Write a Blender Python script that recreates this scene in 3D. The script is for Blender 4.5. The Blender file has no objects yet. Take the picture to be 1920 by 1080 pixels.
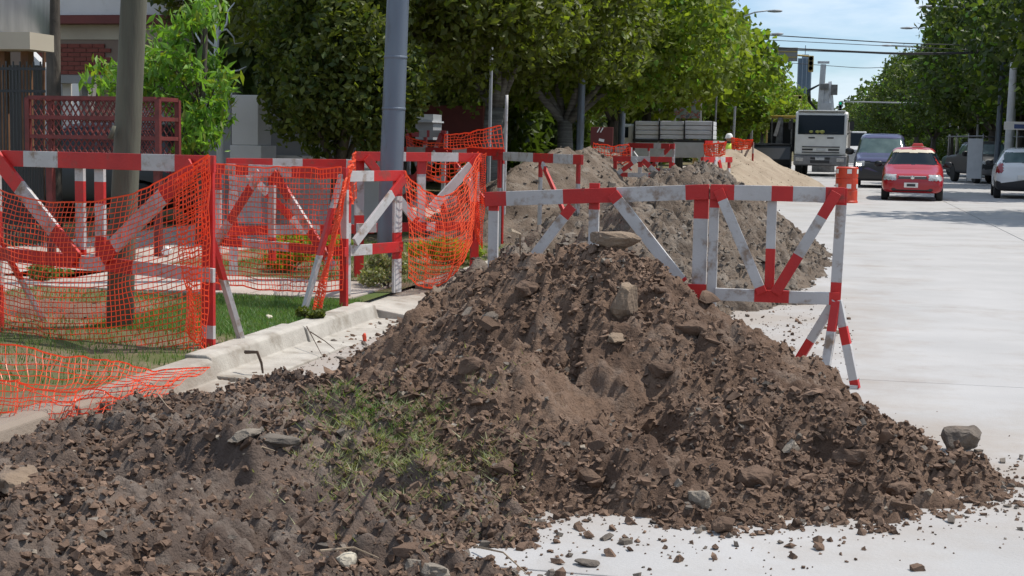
import bpy, bmesh, math, random
import numpy as np
from mathutils import Vector, Matrix
R = math.radians
scn = bpy.context.scene
C = scn.collection

# ---------------------------------------------------------------- camera
CAM = Vector((0, 0, 1.37)); FPX = 2700.0
PITCH, YAW, ROLL = 5.78, 12.47, 1.0
cam_d = bpy.data.cameras.new('camera'); cam = bpy.data.objects.new('camera', cam_d); C.objects.link(cam)
cam_d.sensor_width = 36; cam_d.lens = 36*FPX/1920; cam_d.clip_start = .1; cam_d.clip_end = 6000
cam.location = CAM
CM = (Matrix.Rotation(R(YAW), 3, 'Z') @ Matrix.Rotation(R(90-PITCH), 3, 'X') @ Matrix.Rotation(R(ROLL), 3, 'Z'))
cam.rotation_euler = CM.to_euler()
scn.camera = cam
# ---------------------------------------------------------------- light
SUN_EL, SUN_AZ = 60, 62      # azimuth clockwise from +Y (down the street)
world = bpy.data.worlds.new('World'); scn.world = world; world.use_nodes = True
nt = world.node_tree; nt.nodes.clear()
wo = nt.nodes.new('ShaderNodeOutputWorld'); bg = nt.nodes.new('ShaderNodeBackground')
sky = nt.nodes.new('ShaderNodeTexSky'); sky.sky_type = 'NISHITA'; sky.sun_disc = False
sky.sun_elevation = R(SUN_EL); sky.sun_rotation = R(SUN_AZ); sky.air_density = 1.0; sky.dust_density = .4; sky.ozone_density = 2.0
tc = nt.nodes.new('ShaderNodeTexCoord'); mp = nt.nodes.new('ShaderNodeMapping'); mp.inputs['Scale'].default_value = (2.2, 2.2, 9)
nz = nt.nodes.new('ShaderNodeTexNoise'); nz.inputs['Scale'].default_value = 2.3; nz.inputs['Detail'].default_value = 7; nz.inputs['Roughness'].default_value = .55
cr = nt.nodes.new('ShaderNodeValToRGB'); cr.color_ramp.elements[0].position = .42; cr.color_ramp.elements[1].position = .62
cr.color_ramp.elements[0].color = (.18, .18, .18, 1); cr.color_ramp.elements[1].color = (.95, .95, .95, 1)
mx = nt.nodes.new('ShaderNodeMixRGB'); mx.inputs['Color2'].default_value = (9.0, 10.2, 11.4, 1)
L = nt.links.new
L(tc.outputs['Generated'], mp.inputs['Vector']); L(mp.outputs[0], nz.inputs['Vector']); L(nz.outputs['Fac'], cr.inputs[0])
tn = nt.nodes.new('ShaderNodeMixRGB'); tn.blend_type = 'MULTIPLY'; tn.inputs['Fac'].default_value = 1; tn.inputs['Color2'].default_value = (.92, 1.12, 1.38, 1); L(sky.outputs[0], tn.inputs['Color1'])
L(cr.outputs[0], mx.inputs['Fac']); L(tn.outputs[0], mx.inputs['Color1']); L(mx.outputs[0], bg.inputs['Color'])
bg.inputs['Strength'].default_value = .092; L(bg.outputs[0], wo.inputs[0])
sd = bpy.data.lights.new('sun', 'SUN'); sd.energy = 4.6; sd.angle = R(.5); sd.color = (1, .95, .87)
so = bpy.data.objects.new('sun', sd); C.objects.link(so)
TOSUN = Vector((math.sin(R(SUN_AZ))*math.cos(R(SUN_EL)), math.cos(R(SUN_AZ))*math.cos(R(SUN_EL)), math.sin(R(SUN_EL))))
so.rotation_euler = TOSUN.to_track_quat('Z', 'Y').to_euler(); so.location = (20, 20, 40)
vs = scn.view_settings; scn.display_settings.display_device = 'sRGB'
vs.view_transform = 'Standard'; vs.look = 'None'; vs.exposure = .08; vs.gamma = 1; vs.use_curve_mapping = False
scn.render.engine = 'CYCLES'

# ---------------------------------------------------------------- helpers
rng = np.random.default_rng(7); random.seed(7)
def ray(px, py): return (CM @ Vector(((px-960)/FPX, (540-py)/FPX, -1))).normalized()
def G(px, py, z=0.0):            # the point at height z seen there
    d = ray(px, py); return CAM + d*((z-CAM.z)/d.z)
def W(px, py, Y):                # the point at distance Y down the street seen there
    d = ray(px, py); return CAM + d*(Y/d.y)

def mat(name, col, rough=.7, col2=None, scale=6, detail=5, bump=0, bscale=None, metal=0, spec=.5, coat=0, dirt=None, dscale=2, dlo=.5, dhi=.7, stretch=None):
    m = bpy.data.materials.new(name); m.use_nodes = True; t = m.node_tree; p = t.nodes['Principled BSDF']
    p.inputs['Base Color'].default_value = (*col, 1); p.inputs['Roughness'].default_value = rough
    p.inputs['Metallic'].default_value = metal; p.inputs['Specular IOR Level'].default_value = spec; p.inputs['Coat Weight'].default_value = coat
    g = t.nodes.new('ShaderNodeNewGeometry'); vec = g.outputs['Position']
    if stretch:
        q = t.nodes.new('ShaderNodeMapping'); q.inputs['Scale'].default_value = stretch; t.links.new(vec, q.inputs[0]); vec = q.outputs[0]
    out = None
    if col2:
        n = t.nodes.new('ShaderNodeTexNoise'); n.inputs['Scale'].default_value = scale; n.inputs['Detail'].default_value = detail; t.links.new(vec, n.inputs['Vector'])
        r = t.nodes.new('ShaderNodeMapRange'); r.inputs[1].default_value = .32; r.inputs[2].default_value = .68; t.links.new(n.outputs['Fac'], r.inputs[0])
        x = t.nodes.new('ShaderNodeMixRGB'); x.inputs[1].default_value = (*col, 1); x.inputs[2].default_value = (*col2, 1)
        t.links.new(r.outputs[0], x.inputs[0]); out = x.outputs[0]
    if dirt:
        n = t.nodes.new('ShaderNodeTexNoise'); n.inputs['Scale'].default_value = dscale; n.inputs['Detail'].default_value = 8; n.inputs['Roughness'].default_value = .65; t.links.new(vec, n.inputs['Vector'])
        r = t.nodes.new('ShaderNodeMapRange'); r.inputs[1].default_value = dlo; r.inputs[2].default_value = dhi; t.links.new(n.outputs['Fac'], r.inputs[0])
        x = t.nodes.new('ShaderNodeMixRGB'); x.inputs[1].default_value = (*col, 1); x.inputs[2].default_value = (*dirt, 1)
        if out: t.links.new(out, x.inputs[1])
        t.links.new(r.outputs[0], x.inputs[0]); out = x.outputs[0]
    if out: t.links.new(out, p.inputs['Base Color'])
    if bump:
        n = t.nodes.new('ShaderNodeTexNoise'); n.inputs['Scale'].default_value = bscale or scale*4; n.inputs['Detail'].default_value = 8; n.inputs['Roughness'].default_value = .65; t.links.new(vec, n.inputs['Vector'])
        b = t.nodes.new('ShaderNodeBump'); b.inputs['Strength'].default_value = 1; b.inputs['Distance'].default_value = bump
        t.links.new(n.outputs['Fac'], b.inputs['Height']); t.links.new(b.outputs[0], p.inputs['Normal'])
    return m

def island_var(m, lo=.5, hi=1.45):      # each loose piece its own tone
    t = m.node_tree; p = t.nodes['Principled BSDF']; src = p.inputs['Base Color'].links[0].from_socket if p.inputs['Base Color'].links else None
    g = t.nodes.new('ShaderNodeNewGeometry'); r = t.nodes.new('ShaderNodeMapRange'); r.inputs[3].default_value = lo; r.inputs[4].default_value = hi; t.links.new(g.outputs['Random Per Island'], r.inputs[0])
    c = t.nodes.new('ShaderNodeCombineColor'); [t.links.new(r.outputs[0], c.inputs[k]) for k in range(3)]; x = t.nodes.new('ShaderNodeMixRGB'); x.blend_type = 'MULTIPLY'; x.inputs[0].default_value = 1
    if src: t.links.new(src, x.inputs[1])
    else: x.inputs[1].default_value = p.inputs['Base Color'].default_value
    t.links.new(c.outputs[0], x.inputs[2]); t.links.new(x.outputs[0], p.inputs['Base Color'])
def stain(m, col, spots, k=.85, ns=1.6):   # dust trodden out round the heaps: (x, y, rx, ry)
    t = m.node_tree; p = t.nodes['Principled BSDF']; g = t.nodes.new('ShaderNodeNewGeometry'); acc = None
    n = t.nodes.new('ShaderNodeTexNoise'); n.inputs['Scale'].default_value = ns; n.inputs['Detail'].default_value = 9; n.inputs['Roughness'].default_value = .7; t.links.new(g.outputs['Position'], n.inputs['Vector'])
    for x, y, rx, ry in spots:
        q = t.nodes.new('ShaderNodeMapping'); q.vector_type = 'TEXTURE'; q.inputs['Location'].default_value = (x, y, 0); q.inputs['Scale'].default_value = (rx, ry, 50); t.links.new(g.outputs['Position'], q.inputs[0])
        l = t.nodes.new('ShaderNodeVectorMath'); l.operation = 'LENGTH'; t.links.new(q.outputs[0], l.inputs[0]); a = t.nodes.new('ShaderNodeMath'); a.operation = 'MULTIPLY_ADD'; a.inputs[1].default_value = -1.0; a.inputs[2].default_value = 1.0; t.links.new(l.outputs['Value'], a.inputs[0])
        if acc is None: acc = a.outputs[0]
        else: mxm = t.nodes.new('ShaderNodeMath'); mxm.operation = 'MAXIMUM'; t.links.new(acc, mxm.inputs[0]); t.links.new(a.outputs[0], mxm.inputs[1]); acc = mxm.outputs[0]
    s = t.nodes.new('ShaderNodeMath'); s.operation = 'MULTIPLY_ADD'; s.inputs[1].default_value = 1.6; t.links.new(n.outputs['Fac'], s.inputs[0]); t.links.new(acc, s.inputs[2])
    r = t.nodes.new('ShaderNodeMapRange'); r.inputs[1].default_value = .80; r.inputs[2].default_value = 1.45; r.inputs[4].default_value = k; t.links.new(s.outputs[0], r.inputs[0])
    x = t.nodes.new('ShaderNodeMixRGB'); x.inputs[2].default_value = (*col, 1); t.links.new(p.inputs['Base Color'].links[0].from_socket, x.inputs[1]); t.links.new(r.outputs[0], x.inputs[0]); t.links.new(x.outputs[0], p.inputs['Base Color'])
def leafmat(name, a, b, trans=.35, yellow=None):
    m = bpy.data.materials.new(name); m.use_nodes = True; t = m.node_tree; p = t.nodes['Principled BSDF']; o = t.nodes['Material Output']
    g = t.nodes.new('ShaderNodeNewGeometry'); r = t.nodes.new('ShaderNodeValToRGB'); t.links.new(g.outputs['Random Per Island'], r.inputs[0])
    r.color_ramp.elements[0].color = (*a, 1); r.color_ramp.elements[1].color = (*b, 1)
    if yellow:
        e = r.color_ramp.elements.new(.96); e.color = (*b, 1); r.color_ramp.elements[-1].color = (*yellow, 1)
    p.inputs['Roughness'].default_value = .5; p.inputs['Specular IOR Level'].default_value = .35
    tr = t.nodes.new('ShaderNodeBsdfTranslucent'); mm = t.nodes.new('ShaderNodeMixShader'); mm.inputs[0].default_value = trans
    h = t.nodes.new('ShaderNodeMixRGB'); h.blend_type = 'MULTIPLY'; h.inputs[0].default_value = 1; h.inputs[2].default_value = (1.5, 1.6, .6, 1)
    t.links.new(r.outputs[0], p.inputs['Base Color']); t.links.new(r.outputs[0], h.inputs[1]); t.links.new(h.outputs[0], tr.inputs[0])
    t.links.new(p.outputs[0], mm.inputs[1]); t.links.new(tr.outputs[0], mm.inputs[2]); t.links.new(mm.outputs[0], o.inputs[0])
    return m

def emit(name, col, s):
    m = bpy.data.materials.new(name); m.use_nodes = True; p = m.node_tree.nodes['Principled BSDF']
    p.inputs['Base Color'].default_value = (*col, 1); p.inputs['Emission Color'].default_value = (*col, 1); p.inputs['Emission Strength'].default_value = s
    return m

M = dict(
 white=mat('white_paint', (.50,.485,.475), .6, (.41,.39,.38), 5, bump=.002, bscale=60, dirt=(.24,.17,.12), dscale=9, dlo=.53, dhi=.68),
 red=mat('red_paint', (.52,.018,.014), .5, (.40,.012,.012), 5, bump=.002, bscale=60, dirt=(.20,.055,.04), dscale=8, dlo=.54, dhi=.72),
 soilg=mat('grey_soil', (.185,.138,.110), .95, (.088,.064,.053), 1.8, detail=9, bump=.022, bscale=60, dirt=(.27,.225,.19), dscale=4, dlo=.5, dhi=.72, spec=.15),
 soil=mat('soil', (.215,.142,.100), .95, (.105,.067,.048), 1.8, detail=9, bump=.022, bscale=60, dirt=(.25,.19,.15), dscale=5, dlo=.52, dhi=.74, spec=.15),
 soil2=mat('dry_soil', (.195,.152,.118), .95, (.10,.076,.058), 2.5, detail=9, bump=.03, bscale=30, dirt=(.25,.215,.18), dscale=4, dlo=.5, dhi=.72, spec=.15),
 clod=mat('clod', (.215,.143,.102), .95, (.115,.075,.054), 9, bump=.007, bscale=90, spec=.15),
 clod2=mat('grey_clod', (.20,.17,.14), .9, (.12,.10,.085), 9, bump=.006, bscale=90, spec=.2),
 tan=mat('tan_stone', (.25,.18,.12), .9, (.17,.12,.085), 9, bump=.012, bscale=40),
 rubble=mat('pale_rubble', (.33,.28,.22), .85, (.22,.18,.14), 9, bump=.01, bscale=60),
 sand=mat('sand', (.37,.305,.235), .95, (.28,.225,.17), 1.6, bump=.03, bscale=9, dirt=(.25,.19,.14), dscale=1.3, dlo=.55, dhi=.75, spec=.1),
 concrete=mat('road_concrete', (.405,.393,.385), .85, (.345,.335,.328), 1.1, detail=8, bump=.003, bscale=50, dirt=(.30,.27,.245), dscale=.9, dlo=.52, dhi=.72),
 joint=mat('joint_tar', (.13,.12,.11), .9, (.28,.26,.24), 12),
 kerb=mat('kerb_concrete', (.44,.41,.36), .9, (.33,.30,.26), 6, detail=8, bump=.006, bscale=40, dirt=(.20,.17,.13), dscale=3, dlo=.55, dhi=.72),
 pave=mat('pavement_concrete', (.42,.37,.32), .9, (.33,.28,.24), 3, detail=8, bump=.005, bscale=40, dirt=(.2,.16,.12), dscale=2, dlo=.56, dhi=.74),
 verge=mat('verge_earth', (.085,.115,.035), .95, (.17,.12,.085), 1.3, detail=8, bump=.02, bscale=30, dirt=(.23,.17,.12), dscale=.9, dlo=.5, dhi=.62, spec=.1),
 earth=mat('earth', (.12,.12,.06), .95, (.14,.11,.08), .5, detail=8, bump=.02, bscale=8, spec=.1),
 steel=mat('galvanised_steel', (.15,.175,.21), .42, (.095,.115,.15), 3, detail=6, metal=.35, dirt=(.09,.08,.075), dscale=6, dlo=.55, dhi=.75, stretch=(1,1,.25)),
 grey=mat('grey_paint', (.35,.36,.37), .5, (.28,.29,.3), 4),
 ltgrey=mat('light_grey_paint', (.55,.56,.57), .45, (.45,.46,.47), 4, dirt=(.25,.23,.2), dscale=2.5, dlo=.58, dhi=.75),
 wood=mat('pole_wood', (.125,.122,.088), .85, (.065,.06,.042), 8, detail=8, bump=.006, bscale=30, dirt=(.07,.06,.045), dscale=5, dlo=.52, dhi=.66, stretch=(1,1,.12)),
 bark=mat('bark', (.13,.11,.09), .95, (.055,.045,.037), 8, detail=8, bump=.03, bscale=18, stretch=(1,1,.25)),
 palmbark=mat('ridged_bark', (.22,.215,.2), .95, (.10,.095,.09), 7, detail=6, bump=.03, bscale=12, stretch=(.3,.3,3)),
 rust=mat('rusty_red_steel', (.17,.028,.025), .6, (.11,.02,.018), 9, dirt=(.07,.02,.014), dscale=8, dlo=.55, dhi=.7),
 rust2=mat('rusty_pipe', (.19,.09,.04), .7, (.11,.05,.025), 9),
 black=mat('black_paint', (.015,.015,.017), .4), rubber=mat('tyre_rubber', (.022,.022,.022), .85), glass=mat('dark_glass', (.010,.016,.022), .10, spec=.18),
 glassl=mat('pale_glass', (.05,.085,.09), .12, (.10,.15,.15), 3, spec=.4),
 taxi=mat('taxi_red', (.34,.008,.014), .3, coat=.35), navy=mat('navy_paint', (.045,.045,.11), .3, coat=.45), carwhite=mat('car_white', (.72,.73,.75), .25, coat=.6),
 truckwhite=mat('truck_white', (.72,.72,.70), .4, (.62,.62,.60), 3, coat=.2), dark=mat('dark_plastic', (.03,.03,.033), .5), chrome=mat('chrome', (.7,.7,.7), .15, metal=1),
 lamp=mat('headlamp_glass', (.55,.56,.56), .08, (.25,.26,.27), 25, coat=1, spec=.8), taillamp=mat('tail_lamp', (.28,.008,.02), .15, coat=1), alloy=mat('wheel_alloy', (.45,.45,.46), .35, metal=.6),
 bumpergrey=mat('bumper_grey', (.23,.23,.24), .5, (.17,.17,.18), 5, dirt=(.12,.11,.1), dscale=4), cream=mat('cream_strip', (.58,.52,.40), .5), taxisign=mat('taxi_sign', (.75,.10,.09), .4),
 drum=mat('drum_orange', (.62,.06,.02), .45, (.52,.04,.015), 4, dirt=(.25,.05,.03), dscale=5, dlo=.58, dhi=.75), reflect=mat('reflector_white', (.75,.73,.7), .4),
 blue=mat('door_blue', (.05,.08,.22), .4), green=mat('van_green', (.05,.09,.07), .5), yellow=mat('machine_yellow', (.50,.33,.04), .5, (.35,.22,.03), 5), machine=mat('machine_grey', (.22,.21,.2), .6, (.10,.095,.09), 5),
 brick=mat('brick_red', (.20,.055,.04), .9, (.15,.04,.032), 30), mortar=mat('mortar', (.20,.15,.12), .95), plaster=mat('plaster_white', (.62,.60,.58), .9, (.54,.52,.50), 1.5, bump=.004, bscale=20, dirt=(.36,.33,.3), dscale=1.1, dlo=.58, dhi=.78),
 plasterg=mat('plaster_grey', (.27,.265,.26), .9, (.22,.215,.21), 1.2, bump=.004, bscale=20), plasterc=mat('plaster_cream', (.46,.41,.32), .9, (.38,.33,.26), 1.3), roofred=mat('fascia_red', (.15,.03,.025), .7, (.11,.025,.02), 4),
 metalsheet=mat('metal_sheet', (.42,.44,.47), .4, (.30,.32,.35), 5, metal=.3, stretch=(3,3,.3)), tower=mat('tower_glass', (.10,.15,.21), .35, (.07,.11,.16), .1), towerband=mat('tower_band', (.22,.27,.33), .6),
 sign=mat('sign_back', (.24,.24,.245), .6, (.2,.2,.205), 3), armyel=mat('mast_yellow', (.40,.30,.10), .5, (.32,.24,.09), 3), brown=mat('sign_maroon', (.12,.022,.018), .6), stone=mat('stone', (.17,.135,.105), .85, (.09,.072,.058), 7, bump=.02, bscale=25, dirt=(.28,.2,.14), dscale=5),
 skin=mat('skin', (.38,.22,.15), .6), hivis=mat('hivis_yellow', (.62,.85,.10), .6), cloth=mat('dark_cloth', (.03,.04,.07), .9), helmet=mat('helmet_white', (.8,.8,.78), .3),
 boards=mat('panel_white', (.66,.67,.70), .5, (.58,.59,.62), 4), wire=mat('cable_black', (.02,.02,.022), .6), twig=mat('twig', (.35,.27,.19), .9, (.2,.15,.1), 20), root=mat('dark_root', (.07,.045,.03), .9),
 poster=None, greenlit=emit('green_light', (.05,1,.55), 6), headlit=emit('headlamp_lit', (1,.93,.78), 3), glove=mat('bright_cloth', (.35,.36,.10), .8),
)
def netmat():
    m = bpy.data.materials.new('net_plastic'); m.use_nodes = True; t = m.node_tree; p = t.nodes['Principled BSDF']; o = t.nodes['Material Output']
    p.inputs['Base Color'].default_value = (.95,.16,.06,1); p.inputs['Roughness'].default_value = .35
    tr = t.nodes.new('ShaderNodeBsdfTranslucent'); tr.inputs[0].default_value = (1,.2,.09,1); mm = t.nodes.new('ShaderNodeMixShader'); mm.inputs[0].default_value = .45
    t.links.new(p.outputs[0], mm.inputs[1]); t.links.new(tr.outputs[0], mm.inputs[2]); t.links.new(mm.outputs[0], o.inputs[0]); return m
M['net'] = netmat()
for k_ in ('clod','clod2','rubble'): island_var(M[k_], .72, 1.25)
stain(M['kerb'], (.20,.15,.11), [(-3.4,5.5,1.2,2.6),(-3.4,12.5,.8,1.6)], .8, 4)
stain(M['concrete'], (.27,.215,.165), [(-.7,6.6,2.6,2.0),(-1.3,12,2.2,4.5),(-3.4,9,1.6,6),(-2.5,43,4,9)], .62)
stain(M['concrete'], (.33,.32,.31), [(1.5,4.6,2.4,.9),(3.6,14,.5,20),(6.2,20,.5,30)], .5, .9)
def postermat():
    m = bpy.data.materials.new('painted_poster'); m.use_nodes = True; t = m.node_tree; p = t.nodes['Principled BSDF']
    g = t.nodes.new('ShaderNodeTexCoord'); n = t.nodes.new('ShaderNodeTexNoise'); n.inputs['Scale'].default_value = 3.2; n.inputs['Detail'].default_value = 3; t.links.new(g.outputs['Generated'], n.inputs[0])
    r = t.nodes.new('ShaderNodeValToRGB'); r.color_ramp.interpolation = 'CONSTANT'; e = r.color_ramp.elements
    e[0].color = (.30,.33,.36,1); e[0].position = 0; e[1].position = .44; e[1].color = (.18,.30,.30,1)
    for q, c in ((.5,(.33,.12,.11,1)), (.56,(.30,.31,.34,1)), (.63,(.12,.15,.22,1))): x = e.new(q); x.color = c
    t.links.new(n.outputs['Fac'], r.inputs[0]); t.links.new(r.outputs[0], p.inputs['Base Color']); p.inputs['Roughness'].default_value = .6; return m
M['poster'] = postermat()
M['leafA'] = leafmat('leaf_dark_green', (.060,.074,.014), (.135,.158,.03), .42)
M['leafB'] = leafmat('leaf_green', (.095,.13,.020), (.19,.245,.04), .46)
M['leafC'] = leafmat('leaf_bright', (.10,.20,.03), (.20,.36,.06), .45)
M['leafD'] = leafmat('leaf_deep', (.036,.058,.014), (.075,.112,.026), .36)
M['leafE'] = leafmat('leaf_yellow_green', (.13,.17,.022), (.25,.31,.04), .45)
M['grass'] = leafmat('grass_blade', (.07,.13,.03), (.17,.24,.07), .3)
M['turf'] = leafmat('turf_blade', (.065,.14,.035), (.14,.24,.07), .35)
M['drygrass'] = leafmat('dry_grass', (.14,.17,.07), (.34,.33,.18), .3)

class MB:
    def __init__(s): s.v = []; s.f = []; s.mi = []; s.n = 0
    def add(s, v, f, mi=0):
        s.v.extend([tuple(p) for p in v]); s.f.extend([tuple(i+s.n for i in q) for q in f]); s.mi.extend([mi]*len(f)); s.n += len(v); return s
    def box(s, c, d, rot=None, mi=0):
        c = Vector(c); v = []
        for sx in (-.5, .5):
            for sy in (-.5, .5):
                for sz in (-.5, .5):
                    p = Vector((sx*d[0], sy*d[1], sz*d[2]))
                    if rot is not None: p = rot @ p
                    v.append(c+p)
        return s.add(v, [(0,1,3,2),(4,6,7,5),(0,4,5,1),(2,3,7,6),(0,2,6,4),(1,5,7,3)], mi)
    def bar(s, a, b, w, t, n, mi=0, bands=None):   # a board from a to b, w wide, t thick along n; bands [(f0,f1,mi)]
        a = Vector(a); b = Vector(b); n = Vector(n).normalized(); u = (b-a).normalized(); x = u.cross(n).normalized()*w/2; y = n*t/2
        for f0, f1, k in (bands or [(0, 1, mi)]):
            p = a.lerp(b, f0); q = a.lerp(b, f1)
            fs = [(0,1,2,3)[::-1]] if f0 <= 0 else []
            v = [p-x-y, p+x-y, p+x+y, p-x+y, q-x-y, q+x-y, q+x+y, q-x+y]
            s.add(v, fs+[(0,1,5,4),(1,2,6,5),(2,3,7,6),(3,0,4,7)]+([(4,5,6,7)] if f1 >= 1 else []), k)
        return s
    def tube(s, pts, r, k=8, mi=0, cap=True):
        pts = [Vector(p) for p in pts]; rs = r if isinstance(r, (list, tuple)) else [r]*len(pts)
        v = []; prev = None
        for i, p in enumerate(pts):
            t = (pts[min(i+1, len(pts)-1)]-pts[max(i-1, 0)]).normalized()
            if prev is None: prev = t.orthogonal().normalized()
            x = (prev - t*prev.dot(t)).normalized(); prev = x; y = t.cross(x)
            for j in range(k): a = 2*math.pi*j/k; v.append(p+(x*math.cos(a)+y*math.sin(a))*rs[i])
        f = []
        for i in range(len(pts)-1):
            for j in range(k): f.append((i*k+j, i*k+(j+1) % k, (i+1)*k+(j+1) % k, (i+1)*k+j))
        if cap: f.append(tuple(range(k))[::-1]); f.append(tuple((len(pts)-1)*k+j for j in range(k)))
        return s.add(v, f, mi)
    def lathe(s, prof, c=(0,0,0), k=24, axis='Z', mi=0):
        c = Vector(c); v = []; f = []
        for r, h in prof:
            for j in range(k):
                a = 2*math.pi*j/k; q = (r*math.cos(a), r*math.sin(a), h)
                if axis == 'X': q = (h, q[0], q[1])
                if axis == 'Y': q = (q[0], h, q[1])
                v.append(c+Vector(q))
        for i in range(len(prof)-1):
            for j in range(k): f.append((i*k+j, i*k+(j+1) % k, (i+1)*k+(j+1) % k, (i+1)*k+j))
        f.append(tuple(range(k))[::-1]); f.append(tuple((len(prof)-1)*k+j for j in range(k)))
        return s.add(v, f, mi)
    def prism(s, poly, a, b, mi=0):                # poly in local x,z extruded along y from a to b
        n = len(poly); v = [(p[0], a, p[1]) for p in poly]+[(p[0], b, p[1]) for p in poly]
        return s.add(v, [tuple(range(n)), tuple(range(n, 2*n))[::-1]]+[(i, i+n, (i+1) % n+n, (i+1) % n) for i in range(n)], mi)
    def build(s, name, mats, parent=None, smooth=False, bevel=0):
        me = bpy.data.meshes.new(name); me.from_pydata(s.v, [], s.f)
        for m in (mats if isinstance(mats, (list, tuple)) else [mats]): me.materials.append(M[m] if isinstance(m, str) else m)
        if len(me.materials) > 1: me.polygons.foreach_set('material_index', s.mi)
        if smooth: me.polygons.foreach_set('use_smooth', [True]*len(s.f))
        me.validate(); me.update()
        bm = bmesh.new(); bm.from_mesh(me); bmesh.ops.recalc_face_normals(bm, faces=bm.faces); bm.to_mesh(me); bm.free()
        o = bpy.data.objects.new(name, me); C.objects.link(o)
        if bevel:
            b = o.modifiers.new('bevel', 'BEVEL'); b.width = bevel; b.segments = 2; b.limit_method = 'ANGLE'; b.angle_limit = R(40)
        if smooth and bevel == 0: pass
        if parent is not None: o.parent = parent
        return o
def tag(o, label=None, cat=None, group=None, kind=None):
    if label: o['label'] = label
    if cat: o['category'] = cat
    if group: o['group'] = group
    if kind: o['kind'] = kind
    return o
def T(name, label, cat, loc=(0,0,0), rz=0, group=None):
    o = bpy.data.objects.new(name, None); C.objects.link(o); o.location = loc; o.rotation_euler = (0,0,rz); o.empty_display_size = .1
    return tag(o, label, cat, group)
def npmesh(name, v, f, mats, parent=None, mi=None, smooth=False, kind=None):
    me = bpy.data.meshes.new(name); v = np.asarray(v, np.float32); f = np.asarray(f, np.int32); k = f.shape[1]
    me.vertices.add(len(v)); me.vertices.foreach_set('co', v.ravel()); me.loops.add(f.size); me.loops.foreach_set('vertex_index', f.ravel())
    me.polygons.add(len(f)); me.polygons.foreach_set('loop_start', np.arange(0, f.size, k, dtype=np.int32)); me.polygons.foreach_set('loop_total', np.full(len(f), k, np.int32))
    for m in (mats if isinstance(mats, (list, tuple)) else [mats]): me.materials.append(M[m])
    if mi is not None: me.polygons.foreach_set('material_index', np.asarray(mi, np.int32))
    me.update(calc_edges=True); me.polygons.foreach_set('use_smooth', np.full(len(f), bool(smooth)))
    o = bpy.data.objects.new(name, me); C.objects.link(o)
    if parent is not None: o.parent = parent
    if kind: o['kind'] = kind
    return o
def copy_tree(o, parent=None):
    c = o.copy(); C.objects.link(c)
    if parent is not None: c.parent = parent
    for ch in [q for q in bpy.data.objects if q.parent == o]: copy_tree(ch, c)
    return c
def _h(ix, iy, s):
    n = (ix*374761393 + iy*668265263 + s*974711) & 0x7fffffff
    n = ((n ^ (n >> 13))*1274126177) & 0x7fffffff
    return ((n ^ (n >> 16)) & 0xffff)/65535.0
def vnoise(x, y, s=0):
    ix = np.floor(x).astype(np.int64); iy = np.floor(y).astype(np.int64); fx = x-ix; fy = y-iy
    fx = fx*fx*(3-2*fx); fy = fy*fy*(3-2*fy)
    a = _h(ix, iy, s); b = _h(ix+1, iy, s); c = _h(ix, iy+1, s); d = _h(ix+1, iy+1, s)
    return (a*(1-fx)+b*fx)*(1-fy)+(c*(1-fx)+d*fx)*fy - .5
def lumps(x, y, c, s=0):
    x = x/c; y = y/c; ix = np.floor(x).astype(np.int64); iy = np.floor(y).astype(np.int64); H = np.zeros_like(x)
    for a in (-1,0,1):
        for b in (-1,0,1):
            jx, jy = ix+a, iy+b; px = jx+_h(jx,jy,s); py = jy+_h(jx,jy,s+7); r = .35+.5*_h(jx,jy,s+13); e = .6+.8*_h(jx,jy,s+17); an = 6.28*_h(jx,jy,s+23)
            dx, dy = x-px, y-py; u = (dx*np.cos(an)+dy*np.sin(an))*e; v = (-dx*np.sin(an)+dy*np.cos(an))/e
            H = np.maximum(H, r*(.3+.9*_h(jx,jy,s+29))*np.clip(1-(np.maximum(abs(u),abs(v))*.6+np.hypot(u,v)*.4)/r, 0, .42)/.42)
    return H*c
def fbm(x, y, s=0, o=5, g=.5, ridged=False):
    t = 0; a = 1
    for k in range(o):
        n = vnoise(x*2**k+k*17.3, y*2**k-k*9.1, s+k); t = t+a*(.25-abs(n) if ridged else n); a *= g
    return t
# ================================================================ SETTING
def sheet(name, x0, x1, y0, y1, z, m, **k):
    b = MB(); b.add([(x0,y0,z),(x1,y0,z),(x1,y1,z),(x0,y1,z)], [(0,1,2,3)]); return tag(b.build(name, m), kind='structure', **k)
sheet('ground', -1500, 1500, -60, 3500, -.03, 'earth')
# road: slabs near the camera (joint channel between), one sheet beyond
KX = -3.38; RX1 = 8.6
road = T('road', 'pale concrete road of cast slabs with dark joints', 'road', (0,0,0)); road['kind'] = 'structure'; del road['category']
sheet('road_bed', KX, RX1, -6, 420, -.018, 'joint')
bpy.data.objects['road_bed'].parent = road
ys = [-6]+[8.74+ (i-3)*4.3 for i in range(0, 14)]; xs = [KX, 2.9, 5.7, RX1]
for i in range(len(ys)-1):
    for j in range(3):
        b = MB(); g = .005; dz = .001*((i*3+j) % 3)
        b.box(((xs[j]+xs[j+1])/2, (ys[i]+ys[i+1])/2, -.05+dz), (xs[j+1]-xs[j]-2*g, ys[i+1]-ys[i]-2*g, .1)); b.build('slab', 'concrete', road, bevel=.006)
b = MB(); b.box(((KX+RX1)/2, (ys[-1]+420)/2, -.0505), (RX1-KX, 420-ys[-1]-.02, .1)); b.build('far_road_surface', 'concrete', road)
# raised verge + pavements left, right
sheet('verge_left', -9.3, KX-.15, -6, 420, .115, 'verge')
sheet('lawn_left', -60, -9.3, -6, 420, .10, 'verge')
sheet('verge_right', RX1+.16, 60, -6, 420, .11, 'verge')
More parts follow.
